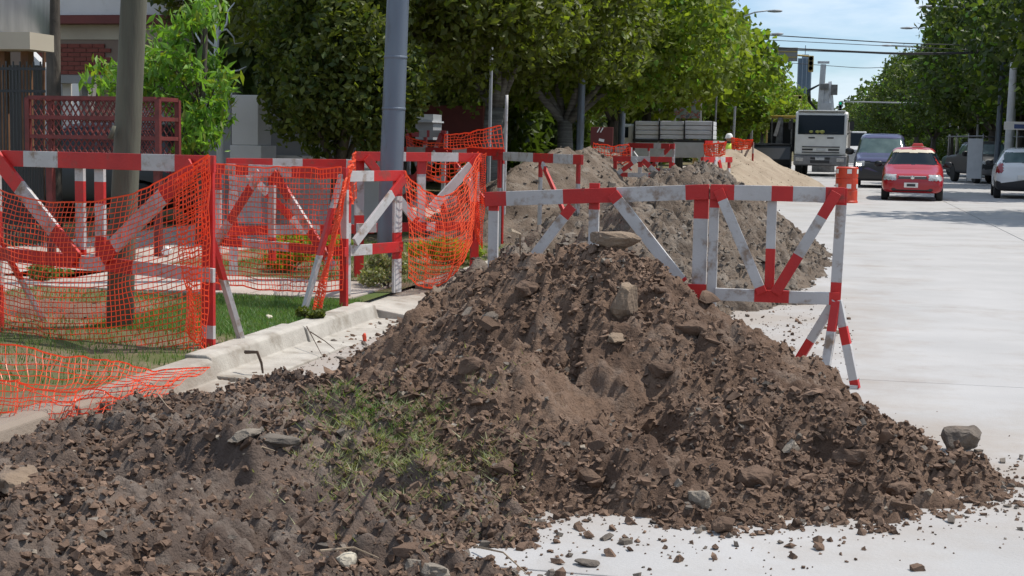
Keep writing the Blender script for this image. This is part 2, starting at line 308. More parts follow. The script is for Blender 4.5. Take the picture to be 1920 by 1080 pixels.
# kerbs, stone by stone near
k1 = T('kerb', 'worn pale concrete kerb along the dug up verge', 'kerb'); k1['kind'] = 'structure'; del k1['category']
prof = [(KX-.16,-.03),(KX+.30,-.03),(KX+.30,.012),(KX+.03,.02),(KX,.12),(KX-.03,.135),(KX-.16,.135)]
y = 3.0; r_ = random.Random(3)
while y < 46:
    l = 1.5; g = .012; b = MB(); jx = r_.uniform(-.022,.022); jz = r_.uniform(-.012,.008)
    if 9.0 < y < 10.4: g = .035
    if 10.4 < y < 11.7: y += l; continue
    b.prism([(p[0]+jx, p[1]+jz) for p in prof], y+g, y+l-g); b.build('kerb_stone', 'kerb', k1, bevel=.008); y += l
b = MB(); b.prism([(KX-.62,-.03),(KX+.42,-.03),(KX+.42,.008),(KX-.02,.075),(KX-.62,.128)], 10.53, 12.0); b.build('ramp_slab', 'kerb', k1, bevel=.008)
b = MB(); b.prism(prof, y, 420); b.build('far_kerb', 'kerb', k1)
b = MB(); b.prism([(RX1+.16,-.03),(RX1-.2,-.03),(RX1-.2,.012),(RX1-.02,.02),(RX1,.13),(RX1+.16,.135)], -6, 420); tag(b.build('kerb_right', 'kerb'), kind='structure')
# crossing slab path and footway slabs
pv = T('pavement', 'pale concrete footway slabs beyond the verge', 'pavement'); pv['kind'] = 'structure'; del pv['category']
for i in range(26):
    for j in range(2):
        b = MB(); b.box((-7.0-1.2*j, 6+1.5*i, .10+.002*((i*5+j) % 3)), (1.185, 1.485, .06)); b.build('footway_slab', 'pave', pv, bevel=.005)
b = MB(); b.box((-7.6, 80, .101), (2.4, 60-.02, .06)); b.build('far_footway', 'pave', pv)
for i in range(4):
    b = MB(); b.box((-4.1-.86*i, 11.35, .105+.004*(i % 2)), (.85, 1.3, .05)); b.build('crossing_slab', 'pave', pv, bevel=.005)
# grass blades on the verge and small tufts
def blades(name, P, h, w, m, parent=None, lean=.5, seed=1):
    g = np.random.default_rng(seed); n = len(P); a = g.uniform(0, 2*np.pi, n); hh = h*g.uniform(.45, 1.25, n); ww = w*g.uniform(.6, 1.3, n)
    dx = np.cos(a)*ww; dy = np.sin(a)*ww; b = g.uniform(0, 2*np.pi, n); l = lean*hh*g.uniform(.2, 1.2, n)
    v = np.empty((n, 3, 3)); v[:,0] = P-np.stack([dx,dy,0*dx],1); v[:,1] = P+np.stack([dx,dy,0*dx],1); v[:,2] = P+np.stack([np.cos(b)*l,np.sin(b)*l,hh],1)
    return npmesh(name, v.reshape(-1,3), np.arange(3*n).reshape(-1,3), m, parent, kind='stuff')
n = 42000; P = np.stack([rng.uniform(-7.0, KX-.16, n), rng.uniform(6.5, 24, n), np.full(n, .112)], 1)
k = (fbm(P[:,0]*.9, P[:,1]*.9, 5) > -.08) & ~((P[:,1] > 10.6) & (P[:,1] < 12.1) & (P[:,0] > -7)) & (P[:,0] > -6.45)
k |= (P[:,1] < 10.5) & (P[:,0] > -5.4) & (P[:,1] > 8.8)
o = blades('grass', P[k], .045, .004, 'grass', seed=2); tag(o, 'short green grass growing on the verge behind the kerb', 'grass')

n = 16000; P = np.stack([rng.uniform(-4.75, KX-.17, n), rng.uniform(8.5, 10.65, n), np.full(n, .112)], 1); o = blades('turf', P, .035, .004, 'turf', lean=1.0, seed=12); tag(o, 'brighter green turf strip just behind the pale kerb', 'grass')
# ================================================================ SOIL MOUNDS
ico1 = bmesh.new(); bmesh.ops.create_icosphere(ico1, subdivisions=1, radius=1); I1v = np.array([v.co[:] for v in ico1.verts]); I1f = np.array([[v.index for v in f.verts] for f in ico1.faces]); ico1.free()
ico2 = bmesh.new(); bmesh.ops.create_icosphere(ico2, subdivisions=2, radius=1); I2v = np.array([v.co[:] for v in ico2.verts]); I2f = np.array([[v.index for v in f.verts] for f in ico2.faces]); ico2.free()
CBv = np.array([(x,y,z) for x in (-1,1) for y in (-1,1) for z in (-1,1)])*.50; CBf = np.array([(0,1,3),(0,3,2),(4,6,7),(4,7,5),(0,4,5),(0,5,1),(2,3,7),(2,7,6),(0,2,6),(0,6,4),(1,5,7),(1,7,3)])
def rocks(P, S, big=False, seed=0, flat=.8):
    g = np.random.default_rng(seed); bv, bf = (I2v, I2f) if big else (CBv, CBf); n = len(P); K = 24
    var = []
    for q in range(K):
        v = bv*(1+g.uniform(-.22,.22,(len(bv),1))) if big else bv+g.uniform(-.26,.26,bv.shape)
        for c in range(12 if big else 0):        # chip flat facets
            d = g.normal(size=3); d /= np.linalg.norm(d); t = v@d; v = v-np.outer(np.maximum(t-g.uniform(.20,.52), 0), d)
        var.append(v*np.array([g.uniform(1.1,1.9), g.uniform(.9,1.3), g.uniform(.7,1.2)]))
    var = np.array(var); idx = g.integers(0, K, n); q = g.normal(size=(n,4)); q /= np.linalg.norm(q, axis=1)[:,None]; w,x,y,z = q.T
    Rm = np.stack([np.stack([1-2*(y*y+z*z),2*(x*y-z*w),2*(x*z+y*w)],1),np.stack([2*(x*y+z*w),1-2*(x*x+z*z),2*(y*z-x*w)],1),np.stack([2*(x*z-y*w),2*(y*z+x*w),1-2*(x*x+y*y)],1)],1)
    V = np.einsum('nij,nkj->nki', Rm, var[idx])*S[:,None,None]; V[:,:,2] *= flat; V += P[:,None,:]
    F = bf[None]+(np.arange(n)*len(bv))[:,None,None]
    return V.reshape(-1,3), F.reshape(-1,3)
def ridge(X, Y, pts, slope):
    """pts: (x,y,h,k) chain, height falls off with distance from the chain"""
    H = np.full(X.shape, -9.0)
    for a, b in zip(pts[:-1], pts[1:]):
        dx, dy = b[0]-a[0], b[1]-a[1]; t = np.clip(((X-a[0])*dx+(Y-a[1])*dy)/(dx*dx+dy*dy+1e-9), 0, 1)
        d = np.hypot(X-a[0]-t*dx, Y-a[1]-t*dy); h = a[2]+(b[2]-a[2])*t
        sl = slope(X-a[0]-t*dx, Y-a[1]-t*dy) if callable(slope) else slope
        H = np.maximum(H, h+.05-np.sqrt((d*sl)**2+.0025*1.0))
    return H
def mound(name, label, cat, hf, x0, x1, y0, y1, step, m, nc, smax, cm, seed, nbig=0, base=0.0):
    root = T(name, label, cat, ((x0+x1)/2, (y0+y1)/2, 0)); ox, oy = (x0+x1)/2, (y0+y1)/2
    xs = np.arange(x0, x1, step); ysn = np.arange(y0, y1, step); X, Y = np.meshgrid(xs, ysn); Z = hf(X, Y)
    nx, ny = len(xs), len(ysn); V = np.stack([X-ox, Y-oy, Z], -1).reshape(-1,3)
    i = np.arange(nx*ny).reshape(ny, nx); F = np.stack([i[:-1,:-1], i[:-1,1:], i[1:,1:], i[1:,:-1]], -1).reshape(-1,4)
    zf = Z.ravel()[F].max(1); F = F[zf > base-.03]
    npmesh('soil_surface', V, F, m, root, smooth=True)
    g = np.random.default_rng(seed)
    def scatter(n, lo, hi, p, out):
        px = g.uniform(x0, x1, n*4); py = g.uniform(y0, y1, n*4); h = hf(px, py); k = (h > base-out) & (fbm(px*1.8, py*1.8, 77, 3) > g.uniform(-.55,.35,len(px))); px, py, h = px[k][:n], py[k][:n], h[k][:n]
        s = lo*(1-g.uniform(0,1,len(px)))**(-1/p); s = np.minimum(s, hi*g.uniform(.6,1,len(s))); s = np.where(h < base, np.minimum(s, .018), s)
        return np.stack([px-ox, py-oy, np.maximum(h, base)+s*.08], 1), s
    P, S = scatter(nc, .006, smax*.34, 1.7, .03); V, F = rocks(P, S, False, seed)
    o = npmesh('clods', V, F, [cm, 'clod2', 'rubble'], root, mi=np.repeat(g.choice(3, len(P), p=[.955,.035,.01]), 12), kind='stuff')
    if nbig:
        P, S = scatter(nbig, smax*.20, smax, 1.9, -.04); V, F = rocks(P, S, True, seed+1)
        npmesh('clods', V, F, [cm, 'clod2', 'rubble'], root, mi=np.repeat(g.choice(3, len(P), p=[.95,.04,.01]), 80), kind='stuff')
    return root
def chain(*p): return [tuple(W(a, b, y)) for a, b, y in p]
MAINC = chain((750,665,8.2),(790,615,8.2),(840,556,8.15),(890,512,8.0),(960,462,7.8),(1060,440,7.55),(1150,446,7.4),(1235,510,7.2),(1330,575,7.0),(1440,668,6.75),(1530,745,6.55),(1640,838,6.35),(1760,888,6.2),(1850,908,6.1))
def h_main(X, Y):
    wx = X+.10*fbm(X*1.6, Y*1.6, 3, 3); wy = Y+.10*fbm(X*1.6, Y*1.6, 9, 3)
    def sl(dx, dy): return np.where(dy < 0, .46, .75)+np.where(dx > 0, .14, .30)
    H = ridge(wx, wy, MAINC, sl); H = np.maximum(H, ridge(wx, wy, [(-.2,6.35,.36),(.3,6.0,.21),(.6,6.0,.05)], .40)); H = np.maximum(H, ridge(wx, wy, [(-1.5,6.4,.48),(-1.05,5.75,.27),(-.5,5.5,.20),(0,5.55,.15),(.45,5.8,.10)], .42))
    H = np.where(H > -.2, H-.05*np.clip(1-H/.5,0,1)+.05*fbm(X*2.2, Y*2.2, 21, 3)+.07*fbm(X*7, Y*7, 31, 4, .55, True)+.50*lumps(wx, wy, .17, 3)+.50*lumps(wx, wy, .075, 5)+.6*lumps(wx, wy, .035, 9)+.045*fbm(X*18, Y*18, 41, 5, .65)-.11, H)
    return H
FRONTC = chain((-90,1000,4.7),(0,935,5.0),(110,840,5.5),(210,772,6.0),(320,735,6.4),(430,735,6.6),(530,735,6.7),(610,742,6.7))
RIGHTC = chain((640,745,6.9),(700,785,6.4),(770,850,5.6),(840,930,5.0),(900,1010,4.65),(940,1080,4.35))
def h_front(X, Y):
    wx = X+.12*fbm(X*1.5, Y*1.5, 13, 3); wy = Y+.12*fbm(X*1.5, Y*1.5, 19, 3)
    H = ridge(wx, wy, FRONTC, lambda dx,dy: np.where(dy < 0, .10, .6)); H = np.minimum(H, 9)
    H = np.maximum(ridge(wx, wy, FRONTC, .5), ridge(wx, wy, RIGHTC, .42))
    H = np.maximum(H, ridge(wx, wy, [(-2.75,5.3,.24),(-2.5,4.6,.24),(-2.1,3.6,.25),(-1.9,2.6,.25)], .30)); H = np.maximum(H, ridge(wx, wy, [(-2.35,6.1,.27),(-1.95,5.2,.24),(-1.65,4.2,.20),(-1.4,3.2,.2)], .30))
    hol = np.exp(-(((X+1.72)/.20)**2+((Y-4.9)/.2)**2))*.22+np.exp(-(((X+2.55)/.22)**2+((Y-4.75)/.16)**2))*.20
    H = np.where(H > -.2, H-hol+.17*np.exp(-(((X+1.47)/.20)**2+((Y-5.08)/.12)**2))+.15*np.exp(-(((X+2.22)/.24)**2+((Y-5.02)/.12)**2))+.10*fbm(X*2.6, Y*2.6, 51, 3)+.08*fbm(X*7, Y*7, 61, 4, .55, True)+.50*lumps(wx, wy, .16, 13)+.50*lumps(wx, wy, .07, 15)+.6*lumps(wx, wy, .032, 19)+.045*fbm(X*18, Y*18, 71, 5, .65)-.10, H)
    return H
mm_ = mound('soil_mound', 'big brown mound of dug soil in front of the barriers on the road', 'dirt mound', h_main, -4.2, 1.9, 4.7, 10.6, .0145, 'soil', 34000, .074, 'clod', 5, 2300)
mf_ = mound('soil_mound', 'near brown spoil heap at the bottom left with a grassy patch', 'dirt mound', h_front, -4.6, -.5, 2.7, 8.6, .0135, 'soilg', 32000, .062, 'clod', 8, 2000)
def h_back(X, Y):
    wx = X+.3*fbm(X*.9, Y*.9, 3, 3); wy = Y+.3*fbm(X*.9, Y*.9, 9, 3)
    H = ridge(wx, wy, [(-2.7,12.2,.36),(-2.6,14,.60),(-2.4,16,.82)], .62); H = np.maximum(H, ridge(wx, wy, [(-1.4,11.2,.42),(-1.6,12.8,.76),(-1.7,15,1.02),(-1.6,17.2,1.10),(-1.8,19.4,1.0)], lambda dx,dy: np.where(dx > 0, .66, .62)))
    return np.where(H > -.2, H+.16*fbm(X*1.6, Y*1.6, 21, 3)+.10*fbm(X*6, Y*6, 31, 5, .55, True)+1.0*lumps(X, Y, .14, 23)+1.0*lumps(X, Y, .07, 25)+.04*fbm(X*22, Y*22, 41, 3, .6)-.10, H)
def h_left(X, Y):
    H = ridge(X+.3*fbm(X*.9, Y*.9, 33, 3), Y, [(-4.2,18.5,.80),(-4.1,21,1.22),(-3.9,24,1.22),(-3.4,27,.95)], .64)
    return np.where(H > -.2, H+.18*fbm(X*1.5, Y*1.5, 21, 3)+.10*fbm(X*6, Y*6, 31, 4, .55, True)+.04*fbm(X*20, Y*20, 41, 3, .6), H)
def h_sand(X, Y):
    H = ridge(X+.3*fbm(X*.4, Y*.4, 33, 3), Y, [(-3.6,39,.75),(-3.3,43,1.1),(-2.55,47,1.35),(-3.2,50,1.0)], .60)
    H2 = ridge(X, Y+.2*fbm(X*.5, Y*.5, 3, 3), [(-3.0,39,.55),(-2.6,42,.85)], .58)
    return np.where(H > -.2, np.maximum(H, H2)+.16*fbm(X*.9, Y*.9, 21, 4)+.03*fbm(X*5, Y*5, 31, 4), H)
mound('soil_mound', 'grey brown rubble mound directly behind the tall right barrier', 'dirt mound', h_back, -4.0, 1.2, 9.3, 22, .03, 'soil2', 14000, .10, 'clod2', 15, 500)
mound('soil_mound', 'far mottled earth mound beside the steel street poles', 'dirt mound', h_left, -7, -1.5, 16.5, 29, .05, 'soil2', 4500, .13, 'clod2', 25, 200, base=.0)
mound('sand_pile', 'pale beige sand pile on the road before the white truck', 'sand pile', h_sand, -7, 0, 35, 54, .08, 'sand', 1200, .10, 'sand', 35)
def h_bank(X, Y):
    a, b = G(-40, 578, .12), G(205, 588, .12); H = .11+np.maximum(ridge(X+.1*fbm(X*2,Y*2,3,3), Y, [(a.x,a.y,.10),(b.x,b.y,.07)], .35), -.3)
    return H+.05*fbm(X*7, Y*7, 31, 4, .55, True)+.4*lumps(X, Y, .07, 5)-.02
mound('soil_bank', 'low dark earth bank behind the nearest barrier near the wooden pole', 'dirt mound', h_bank, -7.8, -4.6, 8.6, 11.4, .04, 'soil', 900, .05, 'clod', 45, base=.115)
# ground crumbs between mounds and scattered gravel on the road
def road_crumbs():
    g = np.random.default_rng(99); n = 2600
    px = np.concatenate([g.normal(.55, .55, n//3), g.normal(-.7, .5, n//6), g.uniform(-1.4, .2, n//3)]); py = np.concatenate([g.normal(6.1, .33, n//3), g.normal(5.1, .3, n//6), g.normal(10.5, 1.4, n//3)])
    qx = g.uniform(-2.2, 1.6, 60000); qy = g.uniform(4.2, 8.6, 60000); hh = np.maximum(h_main(qx, qy), h_front(qx, qy)); kk = (hh < 0) & (g.uniform(0, 1, 60000) < .5*np.exp(hh/.045)); px = np.concatenate([px, qx[kk]]); py = np.concatenate([py, qy[kk]])
    px = np.concatenate([px, KX+.05+abs(g.normal(0,.28,1300))]); py = np.concatenate([py, g.uniform(6.3, 12.5, 1300)])
    s = np.minimum(.003*(1-g.uniform(0,1,len(px)))**(-1/1.6), .022); P = np.stack([px, py, s*.35], 1); V, F = rocks(P, s, False, 5)
    tag(npmesh('soil_crumbs', V, F, ['clod','clod2'], mi=np.repeat(g.choice(2, len(P), p=[.8,.2]), 12)), 'loose crumbs of soil scattered over the pale road', 'soil crumbs', kind='stuff')
road_crumbs()
# grass tufts on the near mound
def tufts(name, cx, cy, sx, sy, n, hf, label, m, h, seed, ang=0):
    g = np.random.default_rng(seed); x = g.normal(0, sx, n); y = g.normal(0, sy, n); c, s = math.cos(ang), math.sin(ang); X = cx+x*c-y*s; Y = cy+x*s+y*c
    k = fbm(X*9, Y*9, seed, 3) > -.12; X, Y = X[k], Y[k]; o = blades(name, np.stack([X, Y, hf(X, Y)-.006], 1), h, .0028, m, lean=1.7, seed=seed); return tag(o, label, 'grass')
hb = lambda X, Y: np.maximum(h_front(X, Y), h_main(X, Y))
tufts('grass_patch', -1.62, 5.35, .20, .34, 15000, hb, 'matted pale green turf lying on the near spoil heap', 'drygrass', .034, 3, .25)
tufts('grass_patch', -1.85, 5.75, .16, .13, 2200, hb, 'brighter green tuft on top of the near spoil heap', 'grass', .05, 4)
def single_rock(name, label, loc, s, m, seed, dims=(1,1,1), cat='rock'):
    V, F = rocks(np.zeros((1,3)), np.array([1.0]), True, seed, 1.0); V = V*np.array(dims)*s; V[:,2] -= V[:,2].min()+.006
    o = npmesh(name, V, F, m); o.location = loc; return tag(o, label, cat)
def lump(name, label, loc, dims, m, seed, cat='rock', rz=0, tilt=0, parent=None):   # broken chunk: blocky, chipped, rough
    bm = bmesh.new(); bmesh.ops.create_icosphere(bm, subdivisions=4, radius=1); V = np.array([v.co[:] for v in bm.verts]); g = np.random.default_rng(seed)
    V = np.sign(V)*np.abs(V)**.62; V *= .5/np.abs(V).max(0)
    for c in range(13):
        d = g.normal(size=3); d /= np.linalg.norm(d); t = V@d; V = V-np.outer(np.maximum(t-g.uniform(.34,.52), 0), d)
    V = V*(1+.10*fbm(V[:,0]*5+V[:,2]*3+seed, V[:,1]*5-V[:,2]*2, seed, 4)[:,None]*2); V[:,0] += .12*V[:,2]*g.uniform(-1,1)
    V = V*np.array(dims); V[:,2] -= V[:,2].min()
    for v, c in zip(bm.verts, V): v.co = c
    me = bpy.data.meshes.new(name); bm.to_mesh(me); bm.free(); me.materials.append(M[m]); o = bpy.data.objects.new(name, me); C.objects.link(o); o.location = loc; o.rotation_euler = (tilt,0,rz)
    return tag(o, label, cat)
p = G(1800, 851); lump('concrete_chunk', 'lone dark broken chunk lying on the road right of the mound', (p.x, p.y+.05, 0), (.19,.13,.125), 'stone', 4, 'rubble chunk', .1)
p = G(1356, 1003); lump('soil_lump', 'small squarish brown lump on the road at the mound foot', (p.x, p.y+.03, 0), (.085,.07,.06), 'clod', 6, 'soil lump', .3)
p = G(1100, 1060); lump('flat_stone', 'thin flat stone alone on the road near the bottom edge', (p.x, p.y, 0), (.085,.05,.018), 'clod2', 9, 'stone')
def on_mound(px, py, hf):
    d = ray(px, py); t = np.linspace(3.5, 14, 3000); P = np.array(CAM)[None]+np.outer(t, np.array(d)); k = np.argmax(P[:,2] < np.maximum(hf(P[:,0], P[:,1]), 0)); return Vector(P[k])
NOT = [(1150,455,(.28,.15,.10),'tan','tan broken slab on the very top of the big mound'),(1165,575,(.14,.12,.22),'tan','upright ochre block near the top of the big mound'),
 (1160,635,(.20,.09,.05),'tan','pale yellowish flat stone below the upright block'),(985,545,(.18,.12,.08),'clod','grey brown slab under the mound crest'),
 (1300,618,(.17,.14,.12),'clod','rounded dark clod high on the right slope of the big mound'),(880,690,(.12,.10,.10),'clod','brown clod on the left flank of the big mound'),
 (920,600,(.16,.09,.07),'stone','dark leaning stone near the left crest of the big mound'),(1055,690,(.11,.10,.13),'clod','reddish upright clod in the middle of the big mound'),
 (1310,940,(.10,.06,.08),'rubble','yellowish stone by the front foot of the big mound'),(1240,700,(.14,.10,.09),'clod','square clod right of the middle of the big mound'),
 (515,830,(.17,.09,.05),'clod2','olive flat stone half buried in the near spoil heap'),(455,820,(.15,.10,.045),'rubble','flat grey stone beside the olive one on the near heap'),
 (30,905,(.22,.14,.10),'tan','pale rounded stone at the left end of the near heap'),(560,640,(.10,.1,.03),'rubble','flat rubble piece next to the kerb'),
 (1690,925,(.12,.09,.07),'clod','dark clod at the right foot of the big mound'),(985,940,(.09,.08,.06),'clod','clod at the front foot of the big mound beside the grass'),
 (645,1055,(.10,.06,.05),'plasterc','small white stone near the bottom edge'),(795,1070,(.16,.08,.05),'rubble','flat pale stone at the bottom edge of the near heap'),
 (1600,860,(.16,.11,.07),'clod','large flat clod low on the right slope'),(1410,905,(.16,.13,.10),'clod','big dark clod near the front right foot of the mound')]
for i, (px, py, d, m, l) in enumerate(NOT):
    p = on_mound(px, py, hb); lump('rock', l, (p.x, p.y+.02, p.z-d[2]*.45), d, m, 20+i, 'rock', i*.7, .15*math.sin(i))
for px, py, d, m, l in ((445,599,(.07,.04,.03),'stone','small dark and white litter scrap on the crossing slab edge'),(505,596,(.06,.04,.03),'cream','small yellowish scrap on the crossing slab edge'),(683,640,(.035,.03,.07),'drum','tiny orange plastic scrap by the gutter'),(312,482,(.12,.10,.12),'reflect','crumpled white bag behind the nearest barrier'),(700,650,(.05,.04,.03),'tan','small tan stone in the gutter'),(660,585,(.10,.06,.05),'stone','dark stone by the slanted white leg')):
    p = G(px, py, .13 if px < 670 and px != 660 else .0); lump('litter' if m in ('cream','drum','reflect') else 'stone', l, (p.x, p.y, p.z-.01), d, m, px, 'litter' if m in ('cream','drum','reflect') else 'stone', px)
def stick(name, label, pts, r, m, cat='twig'):
    b = MB(); b.tube(pts, [r*(1-.5*i/(len(pts)-1)) for i in range(len(pts))], 5); return tag(b.build(name, m), label, cat)
def mstick(label, a, c, r, m='twig', lift=.02):
    p, q = on_mound(*a, hb), on_mound(*c, hb); mid = (p+q)/2+Vector((.01,.01,lift*2)); stick('twig', label, [p+Vector((0,0,lift)), mid, q+Vector((0,0,lift))], r, m)
mstick('pale twig lying on the near heap at its upper left', (270,740), (318,776), .004)
mstick('long thin root sticking out at the bottom of the near heap', (890,1035), (985,1085), .004)
mstick('pale curved root across the middle of the near heap', (455,862), (515,855), .004)
mstick('thin pale root on the lower part of the near heap', (600,1045), (710,1058), .004)
mstick('thin stick standing out of the left crest of the big mound', (955,470), (975,495), .006, 'twig', .05)
mstick('short straw stalk on the left flank of the big mound', (735,790), (775,760), .004)
for l, pts in (('dark curved root hanging over the kerb edge', [(460,660),(482,660),(490,680),(493,700)]), ('thin dark wire sticking up beside the kerb', [(575,612),(590,640),(603,665)]), ('second thin dark wire crossing over the kerb', [(582,622),(610,640),(628,655)])):
    zz = [.14,.15,.09,.03] if len(pts) == 4 else [.16,.09,.03]
    stick('root', l, [G(a, b, z) for (a, b), z in zip(pts, zz)], .012 if len(pts) == 4 else .004, 'root', 'root')
# ================================================================ BARRIERS AND NETS
MATS = ['white', 'red']
def bands(cuts, first=1):       # cuts: fractions where colour flips
    e = [0]+list(cuts)+[1]; return [(e[i], e[i+1], (first+i) % 2) for i in range(len(e)-1)]
def barrier(label, A, B, z0, H, spec, group='red and white wooden barriers along the works', feet=(), lean=0):
    """A,B ground points (x,y) of the left and right end, spec: list (kind, (u0,w0), (u1,w1), width, bands, layer); u 0..1 along, w in metres up"""
    A = Vector((A[0], A[1], z0)); B = Vector((B[0], B[1], z0)); root = T('barrier', label, 'barrier', (A+B)/2, math.atan2(B.y-A.y, B.x-A.x), group); Lh = (B-A).length
    for kind, p, q, w, bd, lay in spec:
        y = lay*.027; b = MB(); b.bar((( p[0]-.5)*Lh, y+lean*p[1], p[1]), ((q[0]-.5)*Lh, y+lean*q[1], q[1]), w, .025, (0,1,0), bands=bd); b.build(kind, MATS, root, bevel=.002)
    for (u, w0, dx, dy, bd) in feet:
        b = MB(); x = (u-.5)*Lh; b.bar((x, 0, w0), (x+dx, dy, .0), .05, .035, (.3,1,0), bands=bd); b.build('leg', MATS, root, bevel=.002)
    return root
# --- right-hand pair on the road
pR = G(1572, 722); YB = pR.y
xl = W(912, 480, YB+.12).x; xm = W(1330, 540, YB).x; xr = W(1570, 560, YB).x
HT = W(1573, 351, YB).z; HTl = W(912, 360, YB+.12).z; Hm = W(1450, 546, YB).z-.03
print('BARRIER', YB, xl, xm, xr, HT, HTl, Hm)
barrier('long pale barrier with red joints standing behind the big mound crest', (xl, YB+.12), (xm-.02, YB+.02), 0, 1.1, [
 ('top_rail', (-.01,HTl-.045), (1.0,HT-.045), .088, bands([.10,.36,.60,.90]), 0), ('post', (.025,0), (.025,HTl-.01), .062, bands([.90], 0), 1), ('post', (.49,0), (.49,HT-.012), .062, bands([.86], 0), 1),
 ('post', (.965,0), (.965,HT-.012), .085, bands([.83], 0), 1), ('brace', (.40,HTl-.07), (.10,.45), .06, bands([.12,.98]), -1), ('brace', (.58,HT-.07), (.90,.56), .07, bands([.08,.97]), -1), ('bottom_rail', (.02,.52), (1,.52), .07, bands([.3,.6]), 0)],
 feet=[(.03, .5, .0, .45, bands([.4])), (.97, .5, 0, .42, bands([.5]))])
barrier('pale barrier with red bands and splayed legs on the open road', (xm-.01, YB), (xr+.01, YB), 0, 1.1, [
 ('top_rail', (.0,HT-.045), (1.01,HT-.045), .088, bands([.18,.46,.62,.86]), 0), ('post', (.03,.3), (.03,HT-.012), .055, bands([.85], 0), 1), ('post', (.47,Hm+.02), (.47,HT-.012), .055, bands([.42,.92]), 1),
 ('post', (.97,Hm-.06), (.99,HT-.005), .062, bands([.22,.86]), 1), ('brace', (.06,HT-.03), (.42,Hm+.02), .058, bands([.10,.94]), -1), ('brace', (.95,HT-.03), (.52,Hm+.02), .062, bands([.24,.62]), -1), ('bottom_rail', (.06,Hm), (1.0,Hm), .072, bands([.32,.60,.92], 0), 0)],
 feet=[(.97, Hm-.01, -.26, .12, bands([.5,.93], 0)), (.98, Hm-.01, -.06, -.16, bands([.35])), (.99, Hm-.01, .12, -.10, bands([.3,.5,.9], 0))])
b = MB(); f0 = Vector((xr-.07, YB-.16, .012)); b.bar(f0, (xr+.13, YB-.11, .012), .02, .02, (0,0,1)); bo = b.build('foot_bar', 'white')
for o in list(bpy.data.objects):
    if o.name.startswith('barrier') and 'splayed legs' in o.get('label', ''): bo.parent = o; bo.matrix_parent_inverse = (Matrix.Translation(o.location) @ Matrix.Rotation(o.rotation_euler.z, 4, 'Z')).inverted()
def vspec(h, w=.09, mid=.48, L1=[.05,.10], cuts=None, first=1):
    return [('top_rail', (-.005,h-.05), (1.005,h-.05), .095, bands(cuts or [.35,.55,.62,.9], first), 0), ('post', (.03,.0), (.03,h-.01), .07, bands([.36,.70]), 1), ('post', (.46,mid), (.46,h-.01), .06, bands([.35,.72]), 1),
     ('post', (.97,0), (.97,h-.01), .075, bands([.10,.22,.7]), 1), ('brace', (.06,h-.06), (.47,mid), .09, bands([.30,.70]), -1), ('brace', (.95,h-.06), (.53,mid), .09, bands([.25,.66]), -1), ('bottom_rail', (0,mid), (1,mid), .08, bands([.36,.5,.75]), 0)]
def aspec(h, mid=.45, cuts=None, first=1):
    return [('top_rail', (-.005,h-.045), (1.005,h-.045), .085, bands(cuts or [.1,.25,.35,.62,.9], first), 0), ('post', (.03,0), (.03,h-.01), .06, bands([.3,.8]), 1), ('post', (.45,.3), (.45,h-.01), .065, bands([.25,.8]), 1),
     ('post', (.97,0), (.97,h-.01), .07, bands([.5,.85]), 1), ('brace', (.50,h-.06), (.93,mid-.12), .075, bands([.28,.62,.9]), -1), ('brace', (.40,h-.06), (.06,mid), .07, bands([.2,.7], 0), -1), ('bottom_rail', (0,mid), (1,mid), .07, bands([.25,.6]), 0)]
VZ = .115
def gp(px, py): q = G(px, py, VZ); return (q.x, q.y)
def toph(P, px, py):
    d = ray(px, py); t = (P[1]-CAM.y)/d.y; return (CAM+d*t).z-VZ
# B1: front left, two short panels joined at the middle
A1 = gp(-12, 612); B1 = gp(402, 655); Mid = ((A1[0]+B1[0])/2, (A1[1]+B1[1])/2); h1 = (toph(A1, 2, 282)+toph(B1, 404, 314))/2+.035
print('B1', A1, B1, h1)
barrier('nearest left barrier with V braces around the wooden pole', A1, B1, VZ, h1, [
 ('top_rail', (-.005,h1-.05), (1.005,h1-.05), .10, bands([.17,.33,.70,.84]), 0), ('post', (.01,0), (.01,h1-.01), .075, bands([.24,.50,.66]), 1), ('post', (.41,.46), (.41,h1-.01), .07, bands([.12,.55,.75]), 1), ('post', (.50,.46), (.50,h1-.01), .075, bands([.25,.55,.75]), 1),
 ('post', (.965,0), (.965,h1-.01), .085, bands([.05,.12]), 1), ('brace', (.04,h1-.04), (.42,.48), .10, bands([.30,.72]), -1), ('brace', (.93,h1-.06), (.53,.50), .10, bands([.32,.86]), -1), ('bottom_rail', (0,.48), (1,.44), .085, bands([.42,.54,.66]), 0)],
 feet=[(.02, .6, 0, .4, bands([.5])), (.96, .8, 0, .35, bands([.5]))])
# a second panel close behind B1
'''A1b = (A1[0]+.1, A1[1]+.55); B1b = (B1[0]-.15, B1[1]+.6)
barrier('barrier close behind the nearest left one', A1b, B1b, VZ, h1-.04, aspec(h1-.06, .4))'''
# B2
B2 = gp(648, 578); A2 = gp(398, 548); h2 = (toph(B2, 650, 320)+toph(A2, 398, 300))/2; print('B2', A2, B2, h2)
barrier('second left barrier with long descending brace behind netting', A2, B2, VZ, h2, aspec(h2, .42, [.12,.2,.30,.62]), feet=[(.97, h2-.05, -.10, -.28, bands([.25,.6], 0))])
A2b, B2b = gp(425, 520), gp(700, 512); barrier('barrier with white and red low rail behind the second left one', A2b, B2b, VZ, 1.05, [
 ('top_rail', (0,1.03), (1,1.03), .08, bands([.3,.5,.8]), 0), ('post', (.05,0), (.05,1.05), .075, bands([.3,.5], 0), 1), ('post', (.9,0), (.9,1.05), .085, bands([.2,.5,.8]), 1), ('bottom_rail', (.0,.42), (1,.42), .085, bands([.32,.62]), 0), ('brace', (.1,.98), (.5,.42), .07, bands([.4,.8], 0), -1)])
